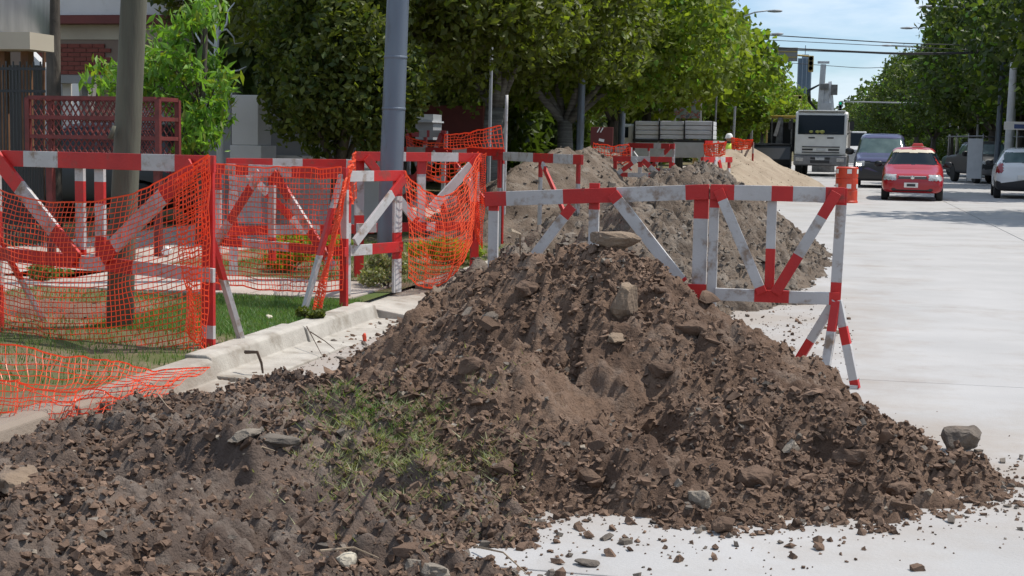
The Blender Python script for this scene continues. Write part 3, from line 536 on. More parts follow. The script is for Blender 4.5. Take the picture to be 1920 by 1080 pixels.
# B3: small trestle before the steel pole
B3 = gp(753, 548); A3 = gp(655, 560); h3 = toph(B3, 753, 320); print('B3', A3, B3, h3)
barrier('short trestle barrier in front of the grey steel pole', A3, B3, VZ, h3, [
 ('top_rail', (-.02,h3-.04), (1.03,h3-.04), .085, bands([.42], 0), 0), ('post', (.0,.0), (.0,h3-.01), .07, bands([.6], 0), 1), ('post', (.95,0), (.95,h3-.01), .10, bands([.28,.50,.80], 0), 1), ('brace', (.98,h3-.06), (.05,h3-.56), .075, bands([.25], 1), -1), ('bottom_rail', (0,.38), (1,.38), .085, bands([.4], 0), 0)])
# B4 behind it
A4 = gp(668, 520); B4 = gp(898, 510); h4 = (toph(A4, 668, 282)+toph(B4, 898, 290))/2; print('B4', A4, B4, h4)
barrier('barrier with crossing braces just behind the steel pole', A4, B4, VZ, h4, [
 ('top_rail', (-.01,h4-.04), (1.01,h4-.04), .085, bands([.22,.38,.58,.80]), 0), ('post', (.03,0), (.03,h4-.01), .09, bands([.5,.84]), 1), ('post', (.52,.4), (.52,h4-.01), .085, bands([.74], 0), 1), ('post', (.97,0), (.97,h4-.01), .09, bands([.6,.85]), 1),
 ('brace', (.06,h4-.05), (.46,.5), .08, bands([.28,.95]), -1), ('brace', (.96,h4-.05), (.58,.62), .09, bands([.14], 1), -1), ('bottom_rail', (0,.45), (1,.45), .085, bands([.15,.55,.62], 0), 0)])
# row further back
def far_barrier(label, pa, pb, Y0, Y1, spec_fn, bottom=0.0, **k):
    a = W(*pa, Y0); b_ = W(*pb, Y1); z = min(a.z, b_.z)-1.12; z = max(z, bottom)
    h = (a.z+b_.z)/2-z; return barrier(label, (a.x, a.y), (b_.x, b_.y), z, h, spec_fn(h), **k)
far_barrier('barrier under the upper rolled net left of the mounds', (742,272), (945,282), 18.0, 16.8, lambda h: aspec(h, .5, [.12,.3,.55,.68]))
far_barrier('barrier leaning along the grey rubble mound', (925,281), (1092,298), 17.0, 14.5, lambda h: [('top_rail', (0,h-.04), (1,h-.04), .10, bands([.14,.50,.72,.92]), 0), ('post', (.06,-.05), (.06,h), .10, bands([.65], 0), 1), ('post', (.55,0), (.55,h), .075, bands([.78], 0), 1), ('post', (.94,0), (.94,h), .07, bands([.75], 0), 1), ('brace', (.62,h-.1), (.86,.55), .06, bands([.1], 0), -1)])
far_barrier('tumbled red barrier before the flatbed truck on the left', (1112,268), (1182,282), 25, 24, lambda h: vspec(h, mid=h-.45))
far_barrier('dark topped barrier in front of the flatbed truck', (1175,266), (1264,271), 28, 26, lambda h: vspec(h, mid=h-.5, cuts=[.05,.6,.75], first=0))
far_barrier('low red rail barrier on top of the rubble mound', (1150,294), (1262,292), 23, 23, lambda h: aspec(h, h-.3, [.3,.62,.98]))
far_barrier('barrier partly behind the right end of the rubble mound', (1318,296), (1372,292), 22, 23, lambda h: aspec(h, .4, [.4,.75]))
far_barrier('distant red barrier beside the worker', (1372,264), (1412,268), 46, 45, lambda h: vspec(h, mid=.5))
far_barrier('distant red barrier left of the worker', (1322,262), (1362,266), 44, 46, lambda h: vspec(h, mid=.5))
far_barrier('red and white boards stacked upright behind the steel pole', (762,238), (835,250), 19.5, 19.0, lambda h: vspec(h, mid=.5))

def net(label, TL, TR, BL, BR, sagt=.1, sagb=.1, cell=.04, r=.0026, belly=.08, seed=0, wrinkle=.012, slump=0, group='orange safety nets hung on the barriers'):
    """four corners as vectors, sag in metres at the middle of top and bottom edge"""
    TL, TR, BL, BR = map(Vector, (TL, TR, BL, BR)); nu = max(6, int((TR-TL).length/cell)); nv = max(5, int(((TL-BL).length+(TR-BR).length)/2/cell)); g = np.random.default_rng(seed)
    u = np.linspace(0, 1, nu*2+1); v = np.linspace(0, 1, nv*2+1); U, V = np.meshgrid(u, v)
    P = ((1-U)*(1-V))[...,None]*np.array(TL)+(U*(1-V))[...,None]*np.array(TR)+((1-U)*V)[...,None]*np.array(BL)+(U*V)[...,None]*np.array(BR)
    para = 4*U*(1-U); P[...,2] -= para*(sagt*(1-V)+sagb*V)
    nrm = np.array((TR-TL).cross(TL-BL).normalized()); 
    if nrm[1] > 0: nrm = -nrm
    off = belly*np.sin(np.pi*U)*np.sin(np.pi*np.clip(V*.9+.05,0,1)); P += off[...,None]*nrm
    w = wrinkle*fbm(U*nu*.25+seed, V*nv*.12, seed, 3)*4; P += w[...,None]*nrm; P[...,2] += wrinkle*1.2*fbm(U*7+3, V*6+seed, seed+5, 3)
    Vs = []; Fs = []; n0 = 0
    def strand(pts, rr):
        nonlocal n0
        t = np.gradient(pts, axis=0); t /= np.linalg.norm(t, axis=1)[:,None]+1e-9; a = np.cross(t, nrm); a /= np.linalg.norm(a, axis=1)[:,None]+1e-9; b = np.cross(t, a); m = len(pts); rr = rr*1.35
        ring = np.stack([pts+rr*(a*math.cos(q)+b*math.sin(q)*.6) for q in (0, 2.094, 4.189)], 1); Vs.append(ring.reshape(-1,3)); i = np.arange(m-1)[:,None]*3; j = np.arange(3)[None]; k = (j+1) % 3
        Fs.append(np.stack([i+j, i+k, i+3+k, i+3+j], -1).reshape(-1,4)+n0); n0 += m*3
    for q in range(0, nv*2+1, 2): strand(P[q], r*(1.9 if q in (0, nv*2) else 1.15))
    for q in range(0, nu*2+1, 2): strand(P[:,q], r*.8)
    o = npmesh('safety_net', np.concatenate(Vs), np.concatenate(Fs), 'net'); return tag(o, label, 'safety net', group)
def at(P, dz, dy=-.05): return Vector((P[0], P[1]+dy, VZ+dz))
def zat(P, px, py): return toph(P, px, py)
# on B1
tl = W(-60, 330, A1[1]+.1); tr = at(B1, h1+.005, -.06); bl = G(-60, 700, .3); br = G(380, 690, .14)
net('orange net sagging across the nearest left barrier', W(-40, 340, A1[1]-.1), tr, W(-40, 660, A1[1]-.15), W(372, 682, B1[1]-.1), .20, .10, .034, .0024, .10, 1)
net('torn lower orange net drooping over the verge to the soil', W(-60, 630, 5.6), G(398, 690, .15), W(-60, 872, 5.5), W(262, 765, 6.3), .05, .0, .042, .0019, .05, 2, .03)
net('narrow bunched net hanging on the right post of the nearest barrier', at(B1, h1-.15, -.09)+Vector((-.22,0,0)), at(B1, h1, -.09)+Vector((.015,0,0)), at(B1, .12, -.12)+Vector((-.10,0,0)), at(B1, .02, -.12)+Vector((.01,0,0)), .0, .0, .03, .0032, .02, 3, .02)
net('orange net stretched over the second left barrier', at(A2, h2+.0, -.08)+Vector((-.02,0,0)), at(B2, h2+.0, -.08), at(A2, .10, -.08), at(B2, .14, -.1), .015, .03, .038, .0028, .03, 4)
b3b = at(B3, h3, -.02)+Vector((.03,0,0)); b4b = at(B4, h4, -.04)
net('orange net slung in deep curves beside the steel pole', b3b, b4b, at(B3, .12, .0)+Vector((.05,0,0)), at(B4, .32, -.3)+Vector((.0,0,0)), .30, .22, .040, .0032, .12, 5)
net('bunched orange net twisted around the post by the rubble mound', b4b+Vector((-.07,0,0)), b4b+Vector((.05,0,0)), at(B4, .35, -.05)+Vector((-.02,0,0)), at(B4, .25, -.05)+Vector((.05,0,0)), 0, 0, .02, .003, .03, 6, .03)
net('orange net between the left barriers beside the pole', at(B2, h2, .1), at(A4, h4, -.05), at(B2, .9, .1), at(A4, .75, -.05), .02, .1, .045, .0034, .04, 7)
net('orange net gathered on the slanted white leg', at(B2, h2-.18, -.12)+Vector((-.01,0,0)), at(B2, h2-.02, -.08)+Vector((.05,0,0)), at(B2, .0, -.34)+Vector((-.13,0,0)), at(B2, .0, -.34)+Vector((-.07,0,0)), 0, 0, .022, .0036, .01, 8, .02)
net('orange net raised above the barriers far behind the pole', W(836,254,17), W(936,234,16.6), W(836,278,17), W(942,276,16.6), .02, 0, .05, .0042, .05, 9, .02)
net('bunched second layer of orange net lying along the kerb at the left edge', W(-60, 700, 5.5), W(300, 745, 6.4), W(-60, 880, 5.42), W(240, 775, 6.2), .03, .02, .035, .0018, .03, 12, .05)
for i, (a, b_, c, d, Y, l) in enumerate([((762,256),(832,270),(762,276),(832,292),18.5,'orange net strip left of the dark trunk'),((1112,268),(1180,272),(1112,306),(1185,304),24,'bright orange net heaped before the maroon sign'),((1372,258),(1412,262),(1372,276),(1408,276),45,'distant orange net by the worker'),
   ((1320,270),(1360,266),(1322,290),(1360,288),43,'distant orange net left of the worker'),((800,296),(880,292),(800,330),(880,330),14.5,'orange net folded behind the crossing braces')]):
    net(l, W(*a, Y), W(*b_, Y), W(*c, Y), W(*d, Y), .03, .05, .05, .005 if Y < 30 else .012, .06, 20+i, .03)
# ================================================================ TREES
def leaves(cents, size, seed, elong=1.6, droop=.3):
    g = np.random.default_rng(seed); n = len(cents); q = g.normal(size=(n,3)); q[:,2] -= droop; q /= np.linalg.norm(q, axis=1)[:,None]
    w = np.cross(q, g.normal(size=(n,3))); w /= np.linalg.norm(w, axis=1)[:,None]+1e-9; s = size*g.uniform(.6,1.35,(n,1)); nn = np.cross(q, w)
    a = cents-q*s*elong*.5; c = cents+q*s*elong*.5; b = cents+w*s*.5+nn*s*.12; d = cents-w*s*.5+nn*s*.12
    return np.stack([a,b,c,d], 1).reshape(-1,3), np.arange(4*n).reshape(-1,4)
def crown_pts(rx, ry, rz, n, nl, seed, lobe=(.26,.42), flatbottom=.6):
    g = np.random.default_rng(seed); d = g.normal(size=(nl,3)); d /= np.linalg.norm(d, axis=1)[:,None]; rr = g.uniform(.45,.92,(nl,1)); c = d*rr; c[:,2] = np.where(c[:,2] < 0, c[:,2]*flatbottom, c[:,2])
    lr = g.uniform(*lobe, nl); k = g.choice(nl, n, p=lr**2/np.sum(lr**2)); e = g.normal(size=(n,3)); e /= np.linalg.norm(e, axis=1)[:,None]
    rad = lr[k,None]*g.uniform(.55,1.05,(n,1))**.6; P = c[k]+e*rad*(1+.25*g.normal(size=(n,1))*.5)
    return P*np.array([rx,ry,rz]), c*np.array([rx,ry,rz]), lr
def tree(name, label, x, y, z0, h, rx, rz, mats, n, size, seed, trunk_r=.16, bark='bark', zc=None, nl=34, lean=(0,0), group=None, elong=1.6, lobe=(.26,.42), cat='tree', ry=None, limbs=9):
    root = T(name, label, cat, (x, y, z0), 0, group); zc = (h-rz) if zc is None else zc
    P, cs, lr = crown_pts(rx, ry or rx, rz, n, nl, seed, lobe); P[:,2] += zc; P[:,0] += lean[0]; P[:,1] += lean[1]
    V, F = leaves(P, size, seed); mi = None
    if len(mats) > 1:
        g = np.random.default_rng(seed+9); mi = g.choice(len(mats), len(P), p=[.8]+[.2/(len(mats)-1)]*(len(mats)-1))
    npmesh('crown', V, F, mats, root, mi=mi)
    b = MB(); g = random.Random(seed); top = Vector((lean[0], lean[1], zc)); fork = top*0.0+Vector((lean[0]*.4, lean[1]*.4, max(.9, zc-rz*.75)))
    b.tube([(0,0,-.2), (g.uniform(-.03,.03), 0, fork.z*.5), fork], [trunk_r*1.25, trunk_r, trunk_r*.85], 10)
    for i in range(limbs):
        c = Vector(cs[i % len(cs)])+top; mid = fork.lerp(c, .5)+Vector((g.uniform(-.2,.2), g.uniform(-.2,.2), .12*rz)); b.tube([fork-Vector((0,0,.1)), mid, c], [trunk_r*.5, trunk_r*.28, trunk_r*.08], 6)
    b.build('trunk', bark, root, smooth=True); return root
GL = 'street trees lining the left verge'; GR = 'street trees lining the right verge'
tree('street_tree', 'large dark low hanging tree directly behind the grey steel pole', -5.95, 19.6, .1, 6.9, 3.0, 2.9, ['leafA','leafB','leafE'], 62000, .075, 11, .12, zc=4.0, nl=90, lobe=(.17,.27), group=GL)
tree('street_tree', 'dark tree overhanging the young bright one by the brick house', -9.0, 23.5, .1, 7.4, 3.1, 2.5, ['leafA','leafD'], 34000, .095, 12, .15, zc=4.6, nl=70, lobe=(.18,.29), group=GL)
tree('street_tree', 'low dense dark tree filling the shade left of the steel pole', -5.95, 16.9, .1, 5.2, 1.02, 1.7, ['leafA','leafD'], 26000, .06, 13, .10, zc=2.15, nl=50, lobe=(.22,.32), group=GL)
tree('street_tree', 'tree with thick ridged trunk seen right of the dark trunk', -6.95, 29.5, .1, 7.5, 3.5, 2.9, ['leafA','leafB'], 40000, .10, 14, .25, 'palmbark', zc=4.15, group=GL, nl=80, lobe=(.17,.27))
tree('street_tree', 'tree whose sunlit crown hangs above the maroon sign', -6.3, 34, .1, 7.6, 3.8, 3.2, ['leafB','leafE','leafC'], 42000, .115, 15, .20, 'palmbark', zc=4.2, group=GL, nl=80, lobe=(.17,.27))
tree('street_tree', 'sunny tree behind the second steel street pole', -6.2, 41, .1, 8, 3.9, 3.3, ['leafB','leafE'], 30000, .14, 16, .18, zc=4.4, nl=60, lobe=(.19,.3), group=GL)
tA = tree('street_tree', 'bright crown rising above the flatbed truck', -6.4, 50, .1, 8.2, 3.9, 3.3, ['leafB','leafE','leafC'], 15000, .2, 17, .18, zc=5.0, group=GL)
tB = tree('street_tree', 'green crown above the worker in the yellow vest', -6.5, 62, .1, 7.6, 3.8, 3.2, ['leafB','leafC'], 13000, .22, 18, .17, zc=4.6, group=GL)
def clone(src, label, x, y, rz, s, group):
    c = copy_tree(src); c.location = (x, y, .1); c.rotation_euler.z = rz; c.scale = (s, s, s*(.95+.1*math.sin(x*7+y))); c['label'] = label; c['group'] = group; return c
LBL = ['light green tree just beyond the worker', 'light green tree behind the yellow digger', 'rounded tree left of the hanging road sign', 'tree under the grey road sign', 'distant tree left of the tower', 'distant tree under the tower']
for i, (x, y, s) in enumerate([(-6.6,76,.98),(-6.6,92,.95),(-6.4,112,1),(-6.6,136,1),(-6.3,168,1.05),(-6,205,1.1)]): clone((tA, tB)[i % 2], LBL[i], x, y, i*1.3+.4, s, GL)
for i, (x, y, s) in enumerate([(-5.5,250,1.1),(-5,310,1.15)]): clone(tA, ('nearer','farther')[i]+' of the tiny far trees closing the left side of the street', x, y, i*2+1, s, 'farthest trees on the left')
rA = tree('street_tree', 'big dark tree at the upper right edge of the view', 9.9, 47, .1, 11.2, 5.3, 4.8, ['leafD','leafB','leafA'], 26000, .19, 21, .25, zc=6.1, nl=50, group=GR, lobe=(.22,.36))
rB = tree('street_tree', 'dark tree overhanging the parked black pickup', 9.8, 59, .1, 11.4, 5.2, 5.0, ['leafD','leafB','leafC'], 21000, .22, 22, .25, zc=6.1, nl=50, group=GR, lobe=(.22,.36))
RL = ['tall dark tree above the white banner', 'tall tree with a pale lobe above the red taxi', 'dark tree under the nearer lamp arm', 'dark tree right of the blue van', 'tree where the cables meet the right crowns', 'rounded dark tree right of the crane', 'smaller dark tree near the street end on the right', 'small dark tree next to the green signal', 'last distinct tree on the right before the horizon']
tree('street_tree', 'tree outside the right edge that shades the road', 10.3, 33, .1, 10, 5.0, 4.2, ['leafB','leafD'], 14000, .26, 24, .25, zc=5.9, group=GR)
for i, (x, y, s) in enumerate([(9.9,70,1.02),(9.8,82,1.06),(9.7,96,1.0),(9.8,111,1.08),(9.6,128,1.05),(9.4,147,1.1),(9.0,170,1.08),(8.6,197,1.1),(8.2,230,1.15)]): clone((rA, rB)[i % 2], RL[i], x, y, i*1.7+.9, s, GR)
for i, (x, y, s) in enumerate([(9,270,1.05),(8.6,320,1.1),(8,380,1.2)]): clone(rB, ('nearest','middle','farthest')[i]+' of the tiny far trees closing the right side of the street', x, y, i*2+1, s, 'farthest trees on the right')
for i, (x, y) in enumerate([(16.5,52),(17,66),(17,82),(17,100),(17,122),(17,150),(17,190)]): clone((rB, rA)[i % 2], ('nearest','second','third','fourth','fifth','sixth','seventh','eighth','farthest')[i]+' dark garden tree from the near end of the row behind the right street trees', x, y, i*2.1, .95, 'second row of trees on the right')
for i, (x, y) in enumerate([(-11.5,33),(-12,40),(-11.5,50),(-12,62),(-12,76),(-12,94),(-12,118),(-12,150),(-12,195)]): clone((tB, tA)[i % 2], ('nearest','second','third','fourth','fifth','sixth','seventh','eighth','farthest')[i]+' dark garden tree from the near end of the row behind the left street trees', x, y, i*2.1, 1.1, 'second row of trees on the left')
# far closing wood
def wood(name, label, x0, x1, y0, y1, h, n, seed):
    g = np.random.default_rng(seed); P = np.stack([g.uniform(x0,x1,n), g.uniform(y0,y1,n), 0*np.zeros(n)], 1); P[:,2] = g.uniform(0,1,n)**.7*h*(.7+.9*(fbm(P[:,0]*.12, P[:,1]*.02, seed, 3)+.3)); V, F = leaves(P, 1.1 if y0 > 400 else .34, seed); o = npmesh(name, V, F, 'leafD'); tag(o, label, 'woodland', kind='stuff')
wood('far_wood', 'far dark green wood closing the end of the street', -60, 60, 430, 520, 14, 20000, 3)
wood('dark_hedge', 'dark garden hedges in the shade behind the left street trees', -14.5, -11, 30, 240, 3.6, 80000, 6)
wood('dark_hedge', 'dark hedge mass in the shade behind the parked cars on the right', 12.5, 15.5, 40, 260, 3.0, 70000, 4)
# young bright tree: long drooping leaves in sprays
def young_tree():
    q = W(372, 300, 15.5); root = T('young_tree', 'young bright green tree with long drooping leaves before the pillar', 'young tree', (q.x, 15.5, .1)); g = random.Random(5); tips = []
    b = MB(); b.tube([(0,0,0),(.03,0,.6),(-.03,.02,1.2),(.05,0,1.7),(.10,0,2.4),(.05,0,3.3)], [.055,.05,.042,.035,.025,.01], 8)
    def P(px, py, dy=0): v = W(px, py, 15.5+dy); return Vector((v.x-q.x, dy, v.z-.1))
    ends = [(188,130),(200,165),(230,175),(250,120),(285,150),(300,190),(330,105),(345,160),(300,60),(325,75),(400,110),(425,150),(405,195),(380,215),(415,225),(340,205),(365,255),(395,250),(340,280),(370,285),(390,10),(380,25),(420,180),(260,90),(215,145),(175,150),(280,110),(310,130),(350,230),(360,130),(375,160),(240,150),(270,170),(395,140),(345,30),(400,20)]
    for (px, py) in ends:
        e = P(px, py, g.uniform(-.5,.5)); st = Vector((.03, 0, max(.5, min(2.6, e.z*.8-.1)))); mid = st.lerp(e, .55)+Vector((0,0,.14)); b.tube([st, mid, e], [.014,.009,.004], 4); tips.append((e, mid))
    b.build('trunk', 'bark', root, smooth=True)
    cs = []
    gg = np.random.default_rng(6)
    for e, m in tips:
        for k in range(80):
            t = gg.uniform(0,1)**.6; c = np.array(m.lerp(e, t*1.05)); cs.append(c+gg.normal(size=3)*np.array([.085,.085,.075]))
    V, F = leaves(np.array(cs), .045, 8, elong=3.4, droop=.9); npmesh('crown', V, F, ['leafC','leafE'], root, mi=gg.choice(2, len(cs), p=[.8,.2]))
young_tree()
q = W(415, 330, 16.6); br = T('bare_branch', 'leafless grey sapling with crooked twigs right of the bright young tree', 'bare tree', (q.x, 16.6, .1)); b = MB()
def PB(px, py, dy=0): v = W(px, py, 16.6+dy); return Vector((v.x-q.x, dy, v.z-.1))
b.tube([(0,0,-.05),PB(412,250),PB(404,150),PB(407,60),PB(402,-10)], [.05,.045,.036,.03,.02], 8)
for P_ in ([(407,60),(425,55),(438,70),(440,82),(455,80)],[(404,110),(380,85),(365,60)],[(404,140),(425,135),(448,132),(462,125)],[(406,70),(425,45),(428,20),(440,5)],[(405,170),(380,150),(352,135)],[(408,200),(430,185),(440,165)],[(405,90),(385,70),(376,40),(380,15)]):
    b.tube([PB(a, c, .05*i) for i, (a, c) in enumerate(P_)], [.016-.003*i for i in range(len(P_))], 5)
b.build('trunk', 'ltgrey', br, smooth=True)
def bush(label, x, y, r, h, mats, n, size, seed, z0=.11): 
    root = T('shrub', label, 'shrub', (x, y, z0)); P, cs, lr = crown_pts(r, r, h*.5, n, 12, seed); P[:,2] = np.abs(P[:,2]+h*.45); V, F = leaves(P, size, seed); npmesh('foliage', V, F, mats, root)
    b = MB()
    for c in cs[:5]: b.tube([(0,0,-.03),(c[0]*.4,c[1]*.4,h*.3),(c[0]*.8,c[1]*.8,abs(c[2]+h*.4))], [.012,.008,.003], 4)
    b.build('stem', 'bark', root)
q = G(710, 545, .11); bush('low weedy shrub at the foot of the steel pole', q.x, q.y+.2, .25, .35, ['drygrass'], 900, .03, 31)
q = G(582, 598, .12); bush('small dark green weed on the kerb edge', q.x, q.y, .09, .10, ['leafA'], 500, .02, 32)
q = G(80, 525, .12); bush('small weed with pale leaves behind the nearest barrier', q.x, q.y, .22, .18, ['grass'], 600, .035, 33)
q = W(440, 480, 11.6); bush('weeds behind the second left barrier', q.x, 12.9, .35, .3, ['leafE'], 900, .035, 34)
q = W(560, 480, 14); bush('yellow green weeds on the verge behind the netting', q.x, 14.4, .5, .3, ['leafE'], 1200, .035, 35)
q = W(840, 500, 14); bush('weeds at the foot of the deep curved net', q.x, 14.2, .4, .35, ['leafE'], 1000, .035, 36)

# ================================================================ POLES, LAMPS, CABLES
def pole(name, label, cat, base, top, r0, r1, m, k=18, extra=None):
    base, top = Vector(base), Vector(top); root = T(name, label, cat, base); b = MB(); n = 12; d = top-base
    b.tube([d*(i/n)-Vector((0,0,.2 if i == 0 else 0)) for i in range(n+1)], [r0+(r1-r0)*i/n for i in range(n+1)], k); b.build('shaft', m, root, smooth=True); return root
g0 = G(222, 617, .1); t0 = W(251, 0, g0.y); d0 = (t0-g0); wp = pole('wooden_pole', 'weathered wooden pole passing up behind the nearest barrier', 'pole', g0, g0+d0*2.6, .088, .074, 'wood')
b = MB(); b.tube([(.02,-.115,1.25),(.05,-.12,1.33)], [.02,.012], 6); b.build('knot', 'wood', wp, smooth=True)
g1 = G(726, 530, .1); t1 = W(746, 0, g1.y); d1 = t1-g1; sp = pole('steel_pole', 'thick blue grey steel pole among the left barriers', 'pole', g1, g1+d1*2.4, .108, .082, 'steel', 28)
for f, hh in ((.62,.012),(.80,.012)):
    b = MB(); c = d1*f; rr = .108-.026*f/2.4; b.lathe([(rr+.002, -hh), (rr+.005, -hh*.5), (rr+.005, hh*.5), (rr+.002, hh)], c, 28); b.build('weld_band', 'steel', sp)
for px, py, Y, w, l, m in ((1087,240,31,.085,'steel street pole at the end of the earth mound','steel'),(1164,250,36.5,.09,'second steel street pole by the maroon sign','steel'),(1233,250,52,.04,'thin grey post left of the painted panel','grey'),(1340,230,50,.035,'thin grey post right of the painted panel','grey'),
   (100,200,17.2,.10,'dark straight trunk like pole before the brick house','bark'),(1872,230,60,.12,'blue grey pole behind the black pickup','steel'),(1892,230,57,.15,'pale concrete pole between pickup and white car','ltgrey'),(918,200,24,.03,'slim grey pipe by the ridged trunk','grey'),(1375,240,70,.06,'distant grey post by the worker','grey')):
    a = W(px, py, Y); pole('street_pole', l, 'pole', (a.x, Y, .08), (a.x+.015*Y*.1, Y, 5.4 if px < 1300 else 6.5), w, w*.85, m, 12)
b_ = W(948, 180, 18); pole('marker_post', 'thin white and dark post above the raised net', 'post', (b_.x, 18, .1), W(950, 178, 18), .022, .022, 'white', 8)
pole('rusty_pipe', 'thin rusty pipe standing before the white gable', 'pipe', (W(78,290,16).x, 16, .1), W(83, -40, 16), .02, .02, 'rust2', 8)
def lamp(label, px, py, Y, poleX, group='street lamps'):
    h = W(px, py, Y); root = T('street_lamp', label, 'street lamp', (poleX, Y, .1), 0, group); dx = h.x-poleX; sgn = 1 if dx > 0 else -1
    b = MB(); b.tube([(0,0,-.1),(0,0,3),(0,0,h.z-.9),(sgn*.25,0,h.z-.45),(dx*.5,0,h.z-.18),(dx-sgn*.35,0,h.z-.1)], [.09,.08,.06,.045,.04,.035], 10); b.build('pole', 'grey', root, smooth=True)
    b = MB(); c = dx; b.lathe([(.02,-.42),(.10,-.3),(.15,0),(.13,.3),(.04,.42)], (0,0,0), 12, 'X'); b.v = [(c+p[0]*1.0, p[1]*1.2, h.z-.12+p[2]*.55) for p in b.v]; b.build('lamp_head', 'grey', root, smooth=True)
lamp('nearer right lamp with long arm reaching over the road', 1738, 12, 78, 8.9); lamp('right lamp lower and behind the nearer one', 1700, 52, 97, 8.9)
lamp('left lamp at the top above the crowns', 1452, 20, 78, -5.4); lamp('left lamp just above the upper cable', 1457, 63, 97, -5.4); lamp('faint far right lamp near the cables', 1662, 85, 120, 8.9)
def cable(label, pts, Y, r, sagk=.0):
    P = [W(px, py, Y+dy) for px, py, dy in pts]; b = MB(); n = 40; o = []
    for i in range(n+1):
        t = i/n*(len(P)-1); k = min(int(t), len(P)-2); o.append(P[k].lerp(P[k+1], t-k))
    # smooth
    for _ in range(6): o = [o[0]]+[(o[i-1]+o[i]*2+o[i+1])/4 for i in range(1, len(o)-1)]+[o[-1]]
    b.tube(o, r, 6); return tag(b.build('cable', 'wire'), label, 'cable', 'overhead cables crossing the street')
cable('topmost thin cable over the street', [(1380,62,0),(1700,82,0),(1960,88,0),(2300,70,0)], 62, .022)
cable('middle thin cable over the street', [(1380,72,0),(1700,88,0),(1960,100,0),(2300,95,0)], 63, .014)
cable('thick cable bundle over the street', [(1340,82,0),(1500,92,0),(1700,101,0),(1960,95,0),(2300,70,0)], 61, .034)
cable('second strand twisted along the thick cable bundle', [(1340,84,0),(1500,95,0),(1600,98,0),(1700,103,0),(1960,98,0),(2300,74,0)], 61.1, .018)
cable('faint far cable right of the crane', [(1480,118,0),(1620,128,0),(1800,120,0)], 150, .03)
def mast(label, px0, py0, px1, py1, Y, poleX, sign=None, lit=None, m='armyel', sig=1.0):
    a, c = W(px0, py0, Y), W(px1, py1, Y); root = T('traffic_signal', label, 'traffic signal', (poleX, Y, .1)); X = lambda v: (v.x-poleX, 0, v.z-.1)
    b = MB(); b.tube([(0,0,-.1),(0,0,X(a)[2]-.5),(.3 if c.x > poleX else -.3,0,X(a)[2]-.1),X(a),X(c)], [.09,.08,.07,.05,.04], 10); b.build('mast_arm', m, root, smooth=True)
    hx, _, hz = X(c); b = MB(); b.box((hx, 0, hz-.45*sig), (.32*sig,.25*sig,1.0*sig)); h = b.build('signal_head', m, root, bevel=.03)
    for k in range(3):
        b = MB(); b.lathe([(.11*sig,-.14*sig),(.13*sig,-.30*sig),(.12*sig,-.30*sig),(.1*sig,-.15*sig)], (hx, 0, hz-.13*sig-.3*sig*k), 12, 'Y'); b.build('visor', 'black', h)
        b = MB(); b.lathe([(.10*sig,-.135*sig),(.10*sig,-.15*sig)], (hx, 0, hz-.13*sig-.3*sig*k), 12, 'Y'); b.build('lens', 'greenlit' if (lit == k) else 'dark', h)
    if sign:
        (x0,y0,x1,y1) = sign; p, q = W(x0,y0,Y-.15), W(x1,y1,Y-.15); b = MB(); b.box(((p.x+q.x)/2-poleX, -.15, (p.z+q.z)/2-.1), (q.x-p.x, .04, p.z-q.z)); s = b.build('sign_panel', 'sign', root, bevel=.01)
        b = MB()
        for zz in (.3,.7): b.box(((p.x+q.x)/2-poleX, -.18, q.z+(p.z-q.z)*zz-.1), (q.x-p.x-.05, .03, .05))
        b.build('stiffener', 'armyel', s)
mast('signal on a long left arm with a grey sign panel', 1440, 98, 1521, 106, 66, -6.2, sign=(1456,89,1495,115), sig=.72)
mast('distant yellow signal over the left crowns', 1468, 180, 1500, 180, 128, -5.8)
mast('signal with its green light lit above the truck roof', 1610, 191, 1576, 191, 118, 9.3, lit=0, sig=.9, m='grey')
# ================================================================ BUILDINGS
def building(name, label, x0, x1, y0, y1, h, m, roofm, side, wins=6, floors=1, z0=.1):
    root = T(name, label, 'building', ((x0+x1)/2, (y0+y1)/2, z0)); cx, cy = (x0+x1)/2, (y0+y1)/2; b = MB(); b.box((0,0,h/2), (x1-x0, y1-y0, h)); b.build('wall', m, root)
    b = MB(); b.box((0,0,h+.12), (x1-x0+.5, y1-y0+.5, .24)); b.build('roof', roofm, root)
    fx = (x1-x0)/2*side; n = wins
    for fl in range(floors):
        for i in range(n):
            yy = -(y1-y0)/2+(y1-y0)*(i+.5)/n; zz = 1.55+fl*2.9; b = MB()
            for (dy, dz, w, hh) in ((-.62,0,.08,1.3),(.62,0,.08,1.3),(0,.69,1.32,.08),(0,-.69,1.4,.1)): b.box((fx+side*.03, yy+dy, zz+dz), (.07, w, hh))
            f = b.build('window', 'plaster', root); b = MB(); b.box((fx+side*.012, yy, zz), (.02, 1.2, 1.28)); b.build('pane', 'glass', f)
    return root
building('house', 'low grey house in the shade behind the right trees', 19, 27, 46, 62, 3.6, 'plasterg', 'roofred', -1); building('house', 'two storey cream house farther along on the right', 19, 28, 68, 84, 6.2, 'plasterc', 'plasterg', -1, 6, 2)
building('house', 'white shopfront house far along on the right', 19, 28, 90, 112, 4.2, 'plaster', 'plasterg', -1, 8)
building('house', 'grey house behind the left second row trees', -26, -15.5, 34, 48, 3.8, 'plasterg', 'roofred', 1); building('house', 'cream house farther along on the left', -26, -15.5, 54, 76, 5.8, 'plasterc', 'plasterg', 1, 7, 2)
tw = W(1508, 150, 900); tx0, tx1 = W(1495,150,900).x, W(1521,150,900).x; tz = W(1508,110,900).z; root = T('tower_block', 'slim blue grey tower block far beyond the street end', 'tower', (tw.x, 900, 0)); b = MB(); ww = tx1-tx0; b.box((0,0,tz/2), (ww, ww, tz)); b.build('wall', 'tower', root)
